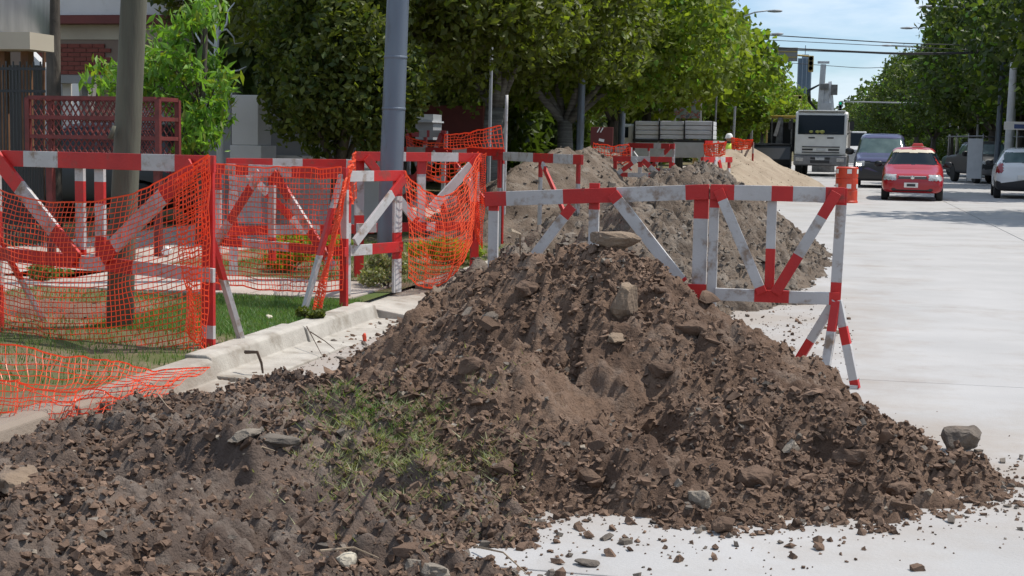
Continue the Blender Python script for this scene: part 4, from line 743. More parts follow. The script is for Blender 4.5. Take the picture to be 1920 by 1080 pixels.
for k in range(4):
    b = MB(); b.box((-ww*.45+k*ww*.3, -ww/2-.2, tz/2), (ww*.05, .5, tz)); b.build('fin', 'towerband', root)
b = MB(); b.box((ww*.02, 0, tz+1.2), (ww*.5, ww*.5, 2.4)); b.tube([(0,0,tz+2),(0,0,tz+8)], .25, 6); b.build('roof_plant', 'towerband', root)
# brick house upper left
Yh = 24.0
def fb(b, x0, y0, x1, y1, Y, depth=.2, mi=0):
    p, q = W(x0, (y0+y1)/2, Y), W(x1, (y0+y1)/2, Y); zt, zb = W((x0+x1)/2, y0, Y).z, W((x0+x1)/2, y1, Y).z; b.box(((p.x+q.x)/2, Y+depth/2, (zt+zb)/2), (q.x-p.x, depth, zt-zb), None, mi); return b
hx = W(130, 100, Yh).x; H0 = T('brick_house', 'white and brick house with a dark red roof band at the upper left', 'house', (hx, Yh, .1)); 
def hpart(name, m, *rects, bev=0):
    b = MB()
    for r in rects: fb(b, *r)
    b.v = [(v[0]-hx, v[1]-Yh, v[2]-.1) for v in b.v]; return b.build(name, m, H0)
hpart('parapet', 'plaster', (-60,-70,330,28,Yh,.3)); hpart('fascia', 'roofred', (-60,28.5,330,44,Yh-.25,.6)); hpart('upper_wall', 'plasterc', (-60,44.5,330,74,Yh,.3)); hpart('lower_wall', 'plasterg', (-60,140,330,156,Yh,.3))
mo = hpart('brick_backing', 'mortar', (-60,74.5,330,139.5,Yh+.02,.25))
p0, p1 = W(60, 75, Yh), W(190, 75, Yh); z1, z0 = W(120, 75, Yh).z, W(120, 139.5, Yh).z; bw, bh = .23, .068; rows = int((z1-z0)/(bh+.012)); bm_ = None; n = 0
for r in range(rows):
    x = p0.x-(.12 if r % 2 else 0)
    while x < p1.x and n < 296:
        if bm_ is None: b = MB(); b.box((0,0,0), (bw,.03,bh)); o = b.build('brick', 'brick', H0); bm_ = o.data
        else: o = bpy.data.objects.new('brick', bm_); C.objects.link(o); o.parent = H0
        o.location = (x-hx+bw/2, .004, z0+bh/2+r*(bh+.012)-.1); x += bw+.012; n += 1
hpart('pier', 'plaster', (118,156.5,134,300,Yh+.3,.4)); hpart('pier', 'reflect', (136,156.5,149,300,Yh-.1,.1)); hpart('pier', 'plasterg', (150,156.5,163,300,Yh+.2,.4)); hpart('pier', 'plasterc', (164,157,240,300,Yh+.6,.2))
b = MB(); pts = [W(54,95,Yh-3), W(76,118,Yh-3), W(97,140,Yh-3), W(97,300,Yh-3), W(54,300,Yh-3)]; b.prism([(q.x, q.z) for q in pts], Yh-3, Yh-2.8); tag(b.build('white_gable', 'ltgrey'), 'pale sloping wall end behind the rusty pipe', 'wall')
b = MB(); fb(b, -80, 60, 56, 92, 14.35, .5); tag(b.build('beige_beam', 'plasterc'), 'beige beam under the grey sheet metal drum at the top left', 'beam')
b = MB(); c = W(-22, 20, 14.5); b.lathe([(.42,-.6),(.44,.26),(.44,2.2)], (c.x+.02, 14.9, c.z-.15+.35), 40); tag(b.build('metal_drum', 'metalsheet', smooth=True), 'large grey sheet metal drum cut by the top left corner', 'drum'); 
for x in (2, 46):
    b = MB(); fb(b, x-6, 92.5, x+8, 290, 14.7, .12); tag(b.build('gate_post', 'rust2'), 'brown post under the beige beam, %s' % ('at the left edge' if x < 10 else 'next to the white gable'), 'post')
# black iron fence
F0 = T('iron_fence', 'tall black iron bar fence at the left edge', 'fence', (W(30,200,14.4).x, 14.4, .1)); z1 = W(40,122,14.4).z-.1
for i in range(14):
    x = W(-6+6.4*i, 200, 14.4).x-F0.location.x; b = MB(); b.tube([(x,0,0),(x,0,z1+.04*(i%2))], .010, 5); b.build('bar', 'black', F0)
for zz in (.2, z1*.86, z1*.98): b = MB(); b.box((0,.0,zz), (.72,.016,.03)); b.build('cross_rail', 'black', F0)
b = MB(); fb(b, -80, 122, 76, 420, 15.4, .06); tag(b.build('dark_screen', 'black'), 'dark screen panel right behind the black iron fence', 'panel')
# maroon mesh cage
Yc = 13.5; c0, c1 = W(52,185,Yc), W(296,185,Yc); zt, zb = W(170,184,Yc).z, W(170,296,Yc).z; cx = (c0.x+c1.x)/2; cw = c1.x-c0.x; ch = zt-zb; dp = .45
K0 = T('mesh_cage', 'maroon steel mesh cage raised on legs behind the nearest barrier', 'cage', (cx, Yc, .1)); zo = zb-.1
for (u, dy) in ((-.5,0),(.5,0),(-.5,dp),(.5,dp)): b = MB(); b.box((u*cw, dy, zo+ch/2), (.05,.05,ch)); b.build('corner_post', 'rust', K0)
for dy in (0, dp):
    for f in (0, .345, .67, 1): b = MB(); b.box((0, dy, zo+ch*f), (cw-.052,.04,.04)); b.build('rail', 'rust', K0)
for u in (-.5, .5):
    for f in (0, .345, .67, 1): b = MB(); b.box((u*cw, dp/2, zo+ch*f), (.04, dp-.052,.04)); b.build('side_rail', 'rust', K0)
for u in (-.42, .42): b = MB(); b.box((u*cw, dp/2, zo/2), (.07,.07,zo-.03)); b.build('leg', 'rust', K0)
def diamond(w, h, s, r):
    b = MB(); n = int(w/s)+int(h/(s*1.6))+2; k = s*1.6/s
    for sg in (1, -1):
        x = -h/k if sg > 0 else 0
        while x < w+h/k:
            a = (x, 0); e = (x+sg*h/k, h)
            # clip to 0..w
            x0, x1 = a[0], e[0]; t0, t1 = 0, 1
            if x1 != x0:
                ta, tb = (0-x0)/(x1-x0), (w-x0)/(x1-x0); t0, t1 = max(0, min(ta, tb)), min(1, max(ta, tb))
            if t1 > t0+.02: b.tube([(x0+(x1-x0)*t0-w/2, sg*r*.7, h*t0), (x0+(x1-x0)*t1-w/2, sg*r*.7, h*t1)], r, 4)
            x += s
    return b
b = diamond(cw-.1, ch, .065, .006); b.v = [(v[0], v[1], v[2]+zo) for v in b.v]; b.build('front_mesh', 'rust', K0); b = diamond(cw-.1, ch, .065, .006); b.v = [(v[0], v[1]+dp, v[2]+zo) for v in b.v]; b.build('rear_mesh', 'rust', K0)
# grey white walls behind the young tree and black motorbike-like car replaced by hedge
def wallp(name, label, rect, Y, m, d=.25, cat='wall'): b = MB(); fb(b, *rect, Y, d); return tag(b.build(name, m), label, cat)
pl = T('gate_pillar', 'plain white masonry pillar between young tree and dark crown', 'pillar', (W(462,240,17.6).x, 17.6, .1)); px_ = pl.location.x
b = MB(); fb(b, 434, 178, 484, 272, 17.6, .45); b.v = [(v[0]-px_, v[1]-17.6, v[2]-.1) for v in b.v]; b.build('shaft', 'plaster', pl, bevel=.01); b = MB(); fb(b, 431, 272.5, 490, 420, 17.57, .52); b.v = [(v[0]-px_, v[1]-17.6, v[2]-.1) for v in b.v]; b.build('plinth', 'plaster', pl, bevel=.01)
wallp('garden_wall', 'grey rendered wall left of the white pillar', (372,170,433,420), 18.3, 'plasterg'); wallp('garden_wall', 'grey rendered wall right of the white pillar', (491,160,720,292), 18.4, 'plasterg'); wallp('wall_base', 'pale ledge at the foot of the right garden wall', (491,293,720,420), 18.2, 'plaster', .5, 'ledge')
wallp('kiosk_wall', 'red painted wall seen between the dark trunk and the ridged trunk', (790,198,905,300), 33, 'roofred', 1.0); 
wallp('utility_box', 'grey box cabinet left of the dark trunk', (779,214,812,262), 22, 'grey', .5, 'cabinet')
b = MB(); fb(b, 757, 226, 810, 229, 21.8, .7); tag(b.build('canopy_slab', 'ltgrey'), 'thin pale slab over the grey cabinet', 'slab')
# dark parked car behind the cage (glossy black)
# ================================================================ VEHICLES
def resamp(a, n, sm):
    a = np.asarray(a, float); d = np.concatenate([[0], np.cumsum(np.linalg.norm(np.diff(a[:, :3] if a.shape[1] > 2 else a, axis=0), axis=1)+1e-6)]); t = np.linspace(0, d[-1], n)
    o = np.stack([np.interp(t, d, a[:,k]) for k in range(a.shape[1])], 1)
    for _ in range(sm): o[1:-1] = (o[:-2]+2*o[1:-1]+o[2:])/4
    return o
def loft(st, nu=150, nv=44, smu=6, smv=2):
    """st: y, zb, hw, zbelt, hwbelt, zroof, hwroof. Returns grid (nu, 2nv-1, 3)"""
    s = np.array(st, float); d = np.concatenate([[0], np.cumsum(np.sqrt(np.diff(s[:,0])**2+np.diff(s[:,5])**2+.3*np.diff(s[:,2])**2)+1e-6)]); t = np.linspace(0, d[-1], nu)
    S = np.stack([np.interp(t, d, s[:,k]) for k in range(7)], 1)
    for _ in range(smu): S[1:-1] = (S[:-2]+2*S[1:-1]+S[2:])/4
    rows = []
    for y, zb, hw, ze, he, zr, hr in S:
        r = zr-ze; c = min(.12, max(.012, r*.35)); pts = [(0,zb),(hw*.80,zb),(hw*.97,zb+.06),(hw,zb+(ze-zb)*.35),(hw,zb+(ze-zb)*.7),(he,ze),(hr+(he-hr)*.12,zr-c*.8),(hr*.94,zr-c*.25),(hr*.6,zr-c*.02),(0,zr+.008)]
        p = resamp(pts, nv, smv); L_ = np.concatenate([p[::-1]*[-1,1], p[1:]]); rows.append(np.stack([L_[:,0], np.full(len(L_), y), L_[:,1]], 1))
    return np.array(rows)
def car(name, label, cat, loc, rz, st, paint, patches, arches=(), ar=.33, tr=.30, tw=.19, halfw=.8, group=None, holes=()):
    root = T(name, label, cat, loc, rz, group); Gd = loft(st); nu, nv, _ = Gd.shape; V = Gd.reshape(-1,3); i = np.arange(nu*nv).reshape(nu, nv)
    F = np.stack([i[:-1,:-1], i[1:,:-1], i[1:,1:], i[:-1,1:]], -1).reshape(-1,4)
    # end caps: squash rings to centre
    for e, s_ in ((0,0),(nu-1,1)):
        c = V[i[e]].mean(0)*[0,1,1]; q = len(V); V = np.concatenate([V, c[None]]); r = i[e]; F = np.concatenate([F, np.array([[r[k], r[k+1], q, q] if s_ else [r[k+1], r[k], q, q] for k in range(nv-1)])])
    ce = V[F].mean(1); x, y, z = np.abs(ce[:,0]), ce[:,1], ce[:,2]; sx = ce[:,0]
    a, b_, c_ = V[F[:,0]], V[F[:,1]], V[F[:,2]]; N = np.cross(b_-a, c_-a); N /= np.linalg.norm(N, axis=1)[:,None]+1e-9; out = np.sign((N*(ce-[0,np.mean([s[0] for s in st]),.6])).sum(1)); N *= out[:,None]
    used = np.zeros(len(F), bool)
    for ay in arches: used |= (np.hypot(y-ay, z-tr) < ar) & (x > halfw*.70)
    def sub(nm, mask, m, off):
        f = F[mask]; 
        if len(f) == 0: print('EMPTY PATCH', name, nm); return
        u, inv = np.unique(f.ravel(), return_inverse=True); VN = np.zeros((len(V),3)); 
        for k in range(4): np.add.at(VN, F[:,k], N)
        VN /= np.linalg.norm(VN, axis=1)[:,None]+1e-9; v = V[u]+VN[u]*off; ff = inv.reshape(-1,4); o = mesh_q(nm, v, ff, m, root); return o
    for nm, m, pred, off in patches:
        mk = pred(sx, x, y, z, N) & ~used; used |= mk
        if nm in ('headlight','side_window','tail_light','headlight_lens') and (mk & (sx < 0)).any() and (mk & (sx > 0)).any(): sub(nm, mk & (sx < 0), m, off); sub(nm, mk & (sx > 0), m, off)
        else: sub(nm, mk, m, off)
    sub('body', ~used, paint, 0)
    b = MB(); L_ = st[-1][0]; b.box((0, L_/2, st[2][1]+.17), (halfw*1.35, L_*.9, .30)); b.build('underbody', 'black', root)
    for ay in arches:
        for sg in (-1, 1):
            w = T('wheel', None, None, (sg*(halfw-tw/2-.01), ay, tr)); w.parent = root; b = MB(); h = tw/2
            b.lathe([(tr*.6,-h),(tr*.93,-h),(tr,-h*.75),(tr,h*.75),(tr*.93,h),(tr*.6,h)], (0,0,0), 24, 'X'); b.build('tyre', 'rubber', w, smooth=False)
            b = MB(); b.lathe([(tr*.60,-h*.8),(tr*.60,h*.8)], (0,0,0), 20, 'X'); b.lathe([(tr*.15,-h*.9),(tr*.15,h*.9)], (0,0,0), 10, 'X')
            b.build('rim', 'alloy', w)
    return root
def mesh_q(nm, v, f, m, root):
    bm = bmesh.new(); vs_ = [bm.verts.new(p) for p in v]
    for q in f:
        k = list(dict.fromkeys(q))
        if len(k) >= 3:
            try: bm.faces.new([vs_[j] for j in k])
            except ValueError: pass
    for q in bm.faces: q.smooth = True
    bmesh.ops.recalc_face_normals(bm, faces=bm.faces); me = bpy.data.meshes.new(nm); bm.to_mesh(me); bm.free(); me.materials.append(M[m]); o = bpy.data.objects.new(nm, me); C.objects.link(o); o.parent = root; return o
def bx(root, nm, m, c, d, bev=.01, rot=None): b = MB(); b.box(c, d, rot); return b.build(nm, m, root, bevel=bev)
def mirror_pair(root, x, y, z, s=1, m='black'):
    for sg in (-1, 1):
        b = MB(); b.lathe([(.03,-.10),(.075,-.06),(.085,.05),(.05,.1)], (0,0,0), 12, 'X'); b.v = [(sg*(x+.10*s+p[0]*s), y+p[1]*.5*s, z+p[2]*s) for p in b.v]; b.tube([(sg*(x-.04), y+.03, z-.05), (sg*(x+.08*s), y, z)], .02, 5); b.build('wing_mirror', m, root, smooth=True)
TAXI = [(0,.30,.50,.50,.45,.54,.40),(.03,.24,.66,.56,.60,.62,.55),(.12,.21,.76,.64,.70,.71,.62),(.45,.20,.80,.74,.75,.79,.66),(.95,.20,.81,.84,.77,.90,.64),(1.08,.20,.81,.87,.78,.94,.66),(1.72,.20,.81,.90,.78,1.38,.53),(2.0,.20,.81,.91,.78,1.43,.55),(2.7,.20,.81,.92,.78,1.43,.55),(3.2,.2,.81,.93,.77,1.38,.53),(3.62,.24,.79,.95,.75,1.02,.60),(3.80,.32,.72,.80,.66,.88,.55)]
def side_glass(y0, y1, zb, zt, pil=()):
    return lambda sx, x, y, z, N: (z > zb) & (z < zt) & (y > y0+(z-zb)*.95) & (y < y1-(z-zb)*.5) & (np.abs(N[:,0]) > .6) & ~np.any([np.abs(y-p) < .045 for p in pil] or [np.zeros(len(y), bool)], axis=0)
def wind(y0, y1, hx, zlo, zhi): return lambda sx, x, y, z, N: (y > y0) & (y < y1) & (x < hx-(z-zlo)*.20) & (z > zlo) & (z < zhi) & (N[:,2] > .3) & (N[:,1] < -.3)
q = G(1709, 377); 
tx = car('taxi', 'red taxi with cream windscreen strip driving toward us', 'car', (q.x, q.y, 0), R(-3), TAXI, 'taxi', [
 ('sun_strip', 'cream', lambda sx,x,y,z,N: (x < .62-(z-.96)*.2) & (z > 1.275) & (z < 1.355) & (N[:,1] < -.25) & (y < 1.9), .004),
 ('windscreen', 'glass', wind(1.05, 1.95, .68, .955, 1.276), -.006), ('side_window', 'glass', side_glass(1.35, 3.4, .98, 1.31, (2.2,)), -.006),
 ('headlight', 'lamp', lambda sx,x,y,z,N: (x > .42) & (x < .755) & (z > .535+.05*(x-.42)) & (z < .70) & (y < .30) & (z < .60+.28*x), .006),
 ('grille', 'dark', lambda sx,x,y,z,N: (x < .37) & (z > .575) & (z < .655) & (y < .2), -.012), ('lower_intake', 'dark', lambda sx,x,y,z,N: (x < .52) & (z > .255) & (z < .335) & (y < .2), -.012)], (.72, 3.12), .36, .285, .18, .81)
bx(tx, 'number_plate', 'reflect', (-.03,-.012,.42), (.36,.02,.13)); bx(tx, 'plate_field', 'dark', (-.03,-.026,.42), (.22,.012,.07), .002); bx(tx, 'grille_bar', 'chrome', (0,-.005,.655), (.70,.03,.018), .004); b = MB(); b.lathe([(.045,-.03),(.05,-.045),(.03,-.055)], (0,.01,.625), 14, 'Y'); b.build('badge', 'chrome', tx)
bx(tx, 'bumper_step', 'taxi', (0,.035,.49), (1.30,.06,.03), .012); b = MB(); b.prism([(-.17,1.44),(.17,1.44),(.12,1.535),(-.12,1.535)], 2.0, 2.14); b.v = [(v[0]+.10, v[1], v[2]) for v in b.v]; b.build('roof_sign', 'taxisign', tx, bevel=.012); bx(tx, 'roof_sign_base', 'cream', (.10,2.07,1.437), (.44,.18,.02)); mirror_pair(tx, .82, 1.25, .96)
b = MB(); b.tube([(.45,2.05,1.42),(.48,2.2,1.72)], .006, 5); b.build('aerial', 'black', tx)
VAN = [(0,.34,.70,.62,.62,.72,.55),(.05,.28,.86,.80,.80,.90,.72),(.2,.25,.92,.98,.86,1.04,.74),(.8,.25,.95,1.08,.90,1.14,.78),(1.0,.25,.95,1.12,.91,1.19,.80),(1.62,.25,.95,1.16,.91,1.78,.70),(1.95,.25,.95,1.18,.91,1.88,.73),(3.0,.25,.95,1.18,.91,1.92,.74),(4.3,.25,.95,1.18,.91,1.88,.73),(4.65,.3,.92,1.15,.88,1.5,.7),(4.75,.36,.86,.95,.8,1.0,.6)]
q = G(1650, 353)
vn = car('van', 'dark blue passenger van behind the red taxi', 'van', (q.x, q.y, 0), R(-2), VAN, 'navy', [
 ('windscreen', 'glassl', lambda sx,x,y,z,N: (y > .95) & (y < 1.92) & (x < .82-(z-1.2)*.2) & (z > 1.22) & (z < 1.74) & (N[:,2] > .3) & (N[:,1] < -.3), -.006), ('side_window', 'glass', side_glass(1.3, 4.5, 1.24, 1.70, (2.1,3.3)), -.006),
 ('headlight', 'headlit', lambda sx,x,y,z,N: (sx < -.66) & (sx > -.84) & (z > .76) & (z < .86) & (y < .35), .006), ('headlight_lens', 'lamp', lambda sx,x,y,z,N: (x > .56) & (x < .86) & (z > .76) & (z < .93) & (y < .35), .005),
 ('grille', 'dark', lambda sx,x,y,z,N: (x < .62) & (z > .62) & (z < .93) & (y < .25), -.015), ('bumper', 'dark', lambda sx,x,y,z,N: (z < .60) & (y < .45), .008)], (.95, 3.75), .42, .34, .22, .95)
mirror_pair(vn, .96, 1.45, 1.26, 1.5); bx(vn, 'number_plate', 'dark', (0,-.01,.5), (.4,.02,.12)); bx(vn, 'roof_edge', 'navy', (0,2.0,1.9), (1.2,.04,.02))
HAT = [(0,.34,.66,.70,.62,.76,.5),(.05,.26,.78,.86,.74,.96,.60),(.12,.24,.80,.95,.76,1.02,.62),(.42,.22,.82,.99,.78,1.34,.57),(.6,.22,.82,1.0,.78,1.43,.56),(1.4,.22,.82,.98,.78,1.47,.57),(2.1,.22,.82,.96,.78,1.44,.56),(2.85,.22,.82,.92,.78,.97,.68),(3.6,.24,.79,.76,.74,.80,.62),(3.8,.3,.6,.55,.5,.6,.4)]
q = G(1878, 373); 
hb_ = car('hatchback', 'white hatchback seen from behind at the right edge', 'car', (q.x+.62, q.y+.1, 0), R(-4), HAT, 'carwhite', [
 ('rear_window', 'glassl', lambda sx,x,y,z,N: (x < .62-(z-1.0)*.12) & (z > 1.03) & (z < 1.33) & (N[:,1] < -.3) & (y < .7), -.006), ('side_window', 'glass', lambda sx,x,y,z,N: (z > 1.03) & (z < 1.36) & (y > .55) & (y < 2.7-(z-1.0)*1.6) & (np.abs(N[:,0]) > .6) & (np.abs(y-1.4) > .04), -.006),
 ('tail_light', 'taillamp', lambda sx,x,y,z,N: (x > .60) & (x < .80) & (z > .74) & (z < 1.02) & (y < .28), .006), ('bumper', 'dark', lambda sx,x,y,z,N: (z < .50) & (y < .5) & (z > .22), .008)], (.62, 3.05), .36, .30, .19, .82)
bx(hb_, 'number_plate', 'reflect', (.0,-.03,.62), (.40,.02,.14)); bx(hb_, 'wiper', 'black', (.1,.1,1.04), (.4,.015,.015), 0); mirror_pair(hb_, .82, 2.35, 1.0)
car('parked_car', 'black car in the shade behind the maroon mesh cage', 'car', (-8.9, 19.6, .1), R(82), HAT, 'black', [('side_window', 'glass', lambda sx,x,y,z,N: (z > 1.03) & (z < 1.36) & (y > .55) & (y < 2.7-(z-1.0)*1.6) & (np.abs(N[:,0]) > .6) & (np.abs(y-1.4) > .04), -.006),('tail_light', 'taillamp', lambda sx,x,y,z,N: (x > .60) & (x < .80) & (z > .74) & (z < 1.02) & (y < .28), .006)], (.62, 3.05), .36, .30, .19, .82)
PK = [(0,.45,.70,.78,.66,.86,.55),(.05,.38,.84,.95,.8,1.0,.66),(.25,.36,.88,1.04,.84,1.08,.70),(1.1,.36,.89,1.10,.86,1.16,.76),(1.25,.36,.89,1.12,.86,1.2,.76),(1.85,.36,.89,1.14,.86,1.70,.64),(2.2,.36,.89,1.14,.86,1.76,.66),(3.3,.36,.89,1.14,.86,1.74,.66),(3.6,.36,.89,1.12,.86,1.2,.8),(5.0,.40,.88,1.1,.86,1.14,.8),(5.1,.45,.84,1.0,.8,1.02,.7)]
def pickup(label, loc, rz, paint):
    r = car('pickup', label, 'pickup', loc, rz, PK, paint, [('windscreen', 'glassl', lambda sx,x,y,z,N: (y > 1.2) & (y < 2.15) & (x < .76-(z-1.2)*.2) & (z > 1.22) & (z < 1.64) & (N[:,2] > .3) & (N[:,1] < -.3), -.006), ('side_window', 'glassl', side_glass(1.6, 3.5, 1.22, 1.62, (2.5,)), -.006),
     ('headlight', 'lamp', lambda sx,x,y,z,N: (x > .55) & (x < .80) & (z > .80) & (z < .96) & (y < .3), .006), ('grille', 'dark', lambda sx,x,y,z,N: (x < .52) & (z > .74) & (z < .94) & (y < .2), -.012), ('bumper', 'bumpergrey', lambda sx,x,y,z,N: (z < .62) & (y < .35), .01)], (.85, 3.9), .43, .36, .24, .89)
    mirror_pair(r, .9, 1.6, 1.22, 1.4); return r
q = G(1846, 345); p1_ = pickup('black pickup with a ladder rack parked at the right', (q.x+.65, q.y, 0), R(12), 'dark')
b = MB()
for y_ in (1.9, 3.4, 4.8):
    b.tube([(-.8,y_,1.1),(-.8,y_,1.95),(.8,y_,1.95),(.8,y_,1.1)], .03, 6)
for x_ in (-.8, .8): b.tube([(x_,-.1,1.95),(x_,5.1,1.95)], .03, 6)
b.build('ladder_rack', 'black', p1_)
q = G(1775, 330); pickup('white and dark green pickup partly hidden behind the taxi', (q.x+.3, q.y, 0), R(215), 'green'); 
bxp = W(1790, 300, q.y-3.5)
# white banner
p, r_ = W(1816, 262, 60), W(1841, 310, 60); bn = T('banner', 'white upright banner between the two pickups', 'banner', ((p.x+r_.x)/2, 60, .1)); b = MB(); hz = p.z-.1
N_ = 12
for i in range(N_):
    for s_ in (0,): pass
b.box((0,0,hz/2+.1), (r_.x-p.x,.03,hz-.1)); b.build('cloth', 'boards', bn, bevel=.01)
for sg in (-1, 1): b = MB(); b.tube([(sg*(r_.x-p.x)/2,.03,0),(sg*(r_.x-p.x)/2,.03,hz+.25)], .02, 6); b.build('post', 'grey', bn)
# small blue sign right edge
p = W(1908, 236, 50); s0 = T('street_sign', 'small white and blue sign at the right edge', 'sign', (p.x, 50, .1)); b = MB(); b.box((0,0,p.z-.1), (.85,.03,.26)); b.build('plate', 'reflect', s0, bevel=.005); bx(s0, 'blue_panel', 'blue', (.1,-.022,p.z-.12), (.42,.012,.14), .002); b = MB(); b.tube([(0,.04,0),(0,.04,p.z)], .025, 6); b.build('post', 'grey', s0)

# ---- white cab-over truck
q = G(1536, 331); TR = T('truck', 'white cab over truck with a dark windscreen facing us', 'truck', (q.x, q.y, 0), R(-2)); Wt = 2.42
def hull(nm, m, prof, w, root, bev=.05, x0=0):     # prof in (y,z), extruded across x
    b = MB(); n = len(prof); v = [(x0-w/2, a, c) for a, c in prof]+[(x0+w/2, a, c) for a, c in prof]; b.add(v, [tuple(range(n)), tuple(range(n,2*n))[::-1]]+[(i, i+n, (i+1) % n+n, (i+1) % n) for i in range(n)]); return b.build(nm, m, root, bevel=bev)
cab = hull('cab', 'truckwhite', [(0,1.02),(.0,1.95),(.16,2.98),(.32,3.08),(2.0,3.10),(2.05,.95),(.3,.95)], Wt, TR, .07)
tilt = Matrix.Rotation(-math.atan2(.16,1.03), 3, 'X')
b = MB(); b.bar((0,-.005,1.99),(0,.135,2.90), 2.14, .03, (0,1,-.15)); b.build('windscreen', 'glass', TR, bevel=.01)
for x in (-.5,.5): b = MB(); b.bar((x-.3,-.03,1.99),(x+.3,.0,2.12), .02, .02, (0,1,0)); b.build('wiper', 'black', TR)
for x in (-.42,.45): bx(TR, 'vent', 'dark', (x,-.01,1.83), (.30,.03,.06), .004)
for z_, w_ in ((1.40,1.75),(1.14,1.75)): bx(TR, 'grille_slot', 'dark', (.02,-.012,z_), (w_,.03,.045), .004)
for x in (-.60,.62): bx(TR, 'grille_opening', 'dark', (x,-.012,1.27), (.50,.03,.085), .004)
bx(TR, 'maker_plate', 'ltgrey', (.02,-.02,1.27), (.42,.03,.10), .01)
hull('bumper', 'bumpergrey', [(-.16,.55),(-.18,.98),(.25,1.0),(.25,.5)], Wt+.04, TR, .04)
for x in (-.95,.95): bx(TR, 'headlight', 'lamp', (x,-.185,.80), (.36,.03,.17), .02)
bx(TR, 'number_plate', 'ltgrey', (.0,-.20,.84), (.42,.02,.13)); bx(TR, 'tow_recess', 'dark', (0,-.175,.70), (.9,.03,.14)); bx(TR, 'step_recess', 'dark', (-.33,-.176,.86), (.22,.02,.1)); bx(TR, 'step_recess', 'dark', (.36,-.176,.86), (.22,.02,.1))
bx(TR, 'roof_lip', 'truckwhite', (0,.30,3.11), (2.2,.4,.05), .02)
for sg in (-1, 1):
    b = MB(); b.tube([(sg*1.2,.15,2.75),(sg*1.42,.0,2.7),(sg*1.42,.0,2.1),(sg*1.2,.1,2.05)], .018, 6); b.box((sg*1.42,-.01,2.42), (.2,.07,.42)); b.build('mirror', 'black', TR)
    bx(TR, 'mudguard', 'dark', (sg*1.02,.95,.78), (.36,1.4,.5), .05); bx(TR, 'side_window', 'glass', (sg*(Wt/2+.004),.95,2.35), (.02,.9,.7), .0)
for ay in (.95, 4.6, 5.9):
    for sg in (-1, 1):
        w = T('wheel', None, None, (sg*1.03, ay, .5)); w.parent = TR; b = MB(); b.lathe([(.3,-.15),(.47,-.15),(.5,-.11),(.5,.11),(.47,.15),(.3,.15)], (0,0,0), 24, 'X'); b.build('tyre', 'rubber', w); b = MB(); b.lathe([(.3,-.1),(.3,.1)], (0,0,0), 18, 'X'); b.lathe([(.1,-.16),(.1,.16)], (0,0,0), 10, 'X'); b.build('rim', 'grey', w)
bx(TR, 'chassis', 'black', (0,4.2,.85), (.9,7.4,.3)); hull('load_body', 'machine', [(2.3,1.1),(2.3,2.7),(7.6,2.6),(7.8,1.1)], 2.38, TR, .03); 
b = MB(); b.tube([(-.9,.5,3.1),(-.75,.5,3.4)], .012, 5); b.build('aerial', 'black', TR)
b = MB(); 
for i, (x, s_) in enumerate(((-.45,.10),(-.15,.11),(.06,.13))): b.lathe([(s_*.2,-s_*.7),(s_,-s_*.2),(s_*.9,s_*.4),(s_*.2,s_*.6)], (x,-.075,2.12), 8)
b.build('dashboard_cloth', 'glove', TR)
# ---- loader crane behind the truck
cx = W(1548, 200, 84); CR = T('loader_crane', 'pale folded loader crane rising behind the white truck', 'crane', (cx.x, 84, 0)); px2m = 1/ (FPX/84/1.02); zt = W(1542, 127, 84).z
bx(CR, 'pedestal', 'machine', (0,0,1.1), (1.2,1.2,2.2)); bx(CR, 'column', 'ltgrey', (0,0,2.9), (.55,.5,1.6)); 
b = MB(); b.bar((.12,0,2.6),(-.02,0,zt-1.1), .34, .34, (0,1,0)); b.build('lower_boom', 'ltgrey', CR, bevel=.03); b = MB(); b.bar((-.28,-.1,3.2),(-.20,-.1,zt-.1), .30, .28, (0,1,0)); b.build('upper_boom', 'ltgrey', CR, bevel=.03); b = MB(); b.bar((.42,.1,3.0),(.18,.1,zt-1.0), .18, .2, (0,1,0)); b.build('ram', 'carwhite', CR, bevel=.02)
bx(CR, 'boom_tip', 'ltgrey', (-.20,-.1,zt), (.62,.3,.12)); bx(CR, 'knuckle', 'machine', (-.1,-.12,zt-1.3), (.45,.4,.3)); bx(CR, 'bracket', 'machine', (.42,0,zt-1.45), (.35,.35,.55)); 
for k in range(3): b = MB(); b.tube([(-.2,-.2,zt-1.1),(-.85-.08*k,-.2,zt-1.5),(-.8-.05*k,-.2,zt-2.1),(-.2,-.2,3.0)], .035, 6); b.build('hose', 'black', CR, smooth=True)
CR.scale = (1.05, 1.0, 1.05)
# small pale service vehicle right behind truck
q = W(1600, 262, 86); UV = T('service_van', 'pale grey service vehicle showing between truck and blue van', 'van', (q.x, 86, 0)); hull('body', 'ltgrey', [(0,.5),(0,1.3),(.5,1.5),(.9,2.35),(4.4,2.35),(4.4,.5)], 1.5, UV, .06); b = MB(); b.bar((0,.48,1.5),(0,.86,2.25), 1.25, .03, (0,1,-.4)); b.build('windscreen', 'glass', UV)
for sg in (-1,1):
    for ay in (.8, 3.6): b = MB(); b.lathe([(.2,-.1),(.33,-.1),(.33,.1),(.2,.1)], (sg*.68, ay, .33), 16, 'X'); b.build('wheel', 'rubber', UV)
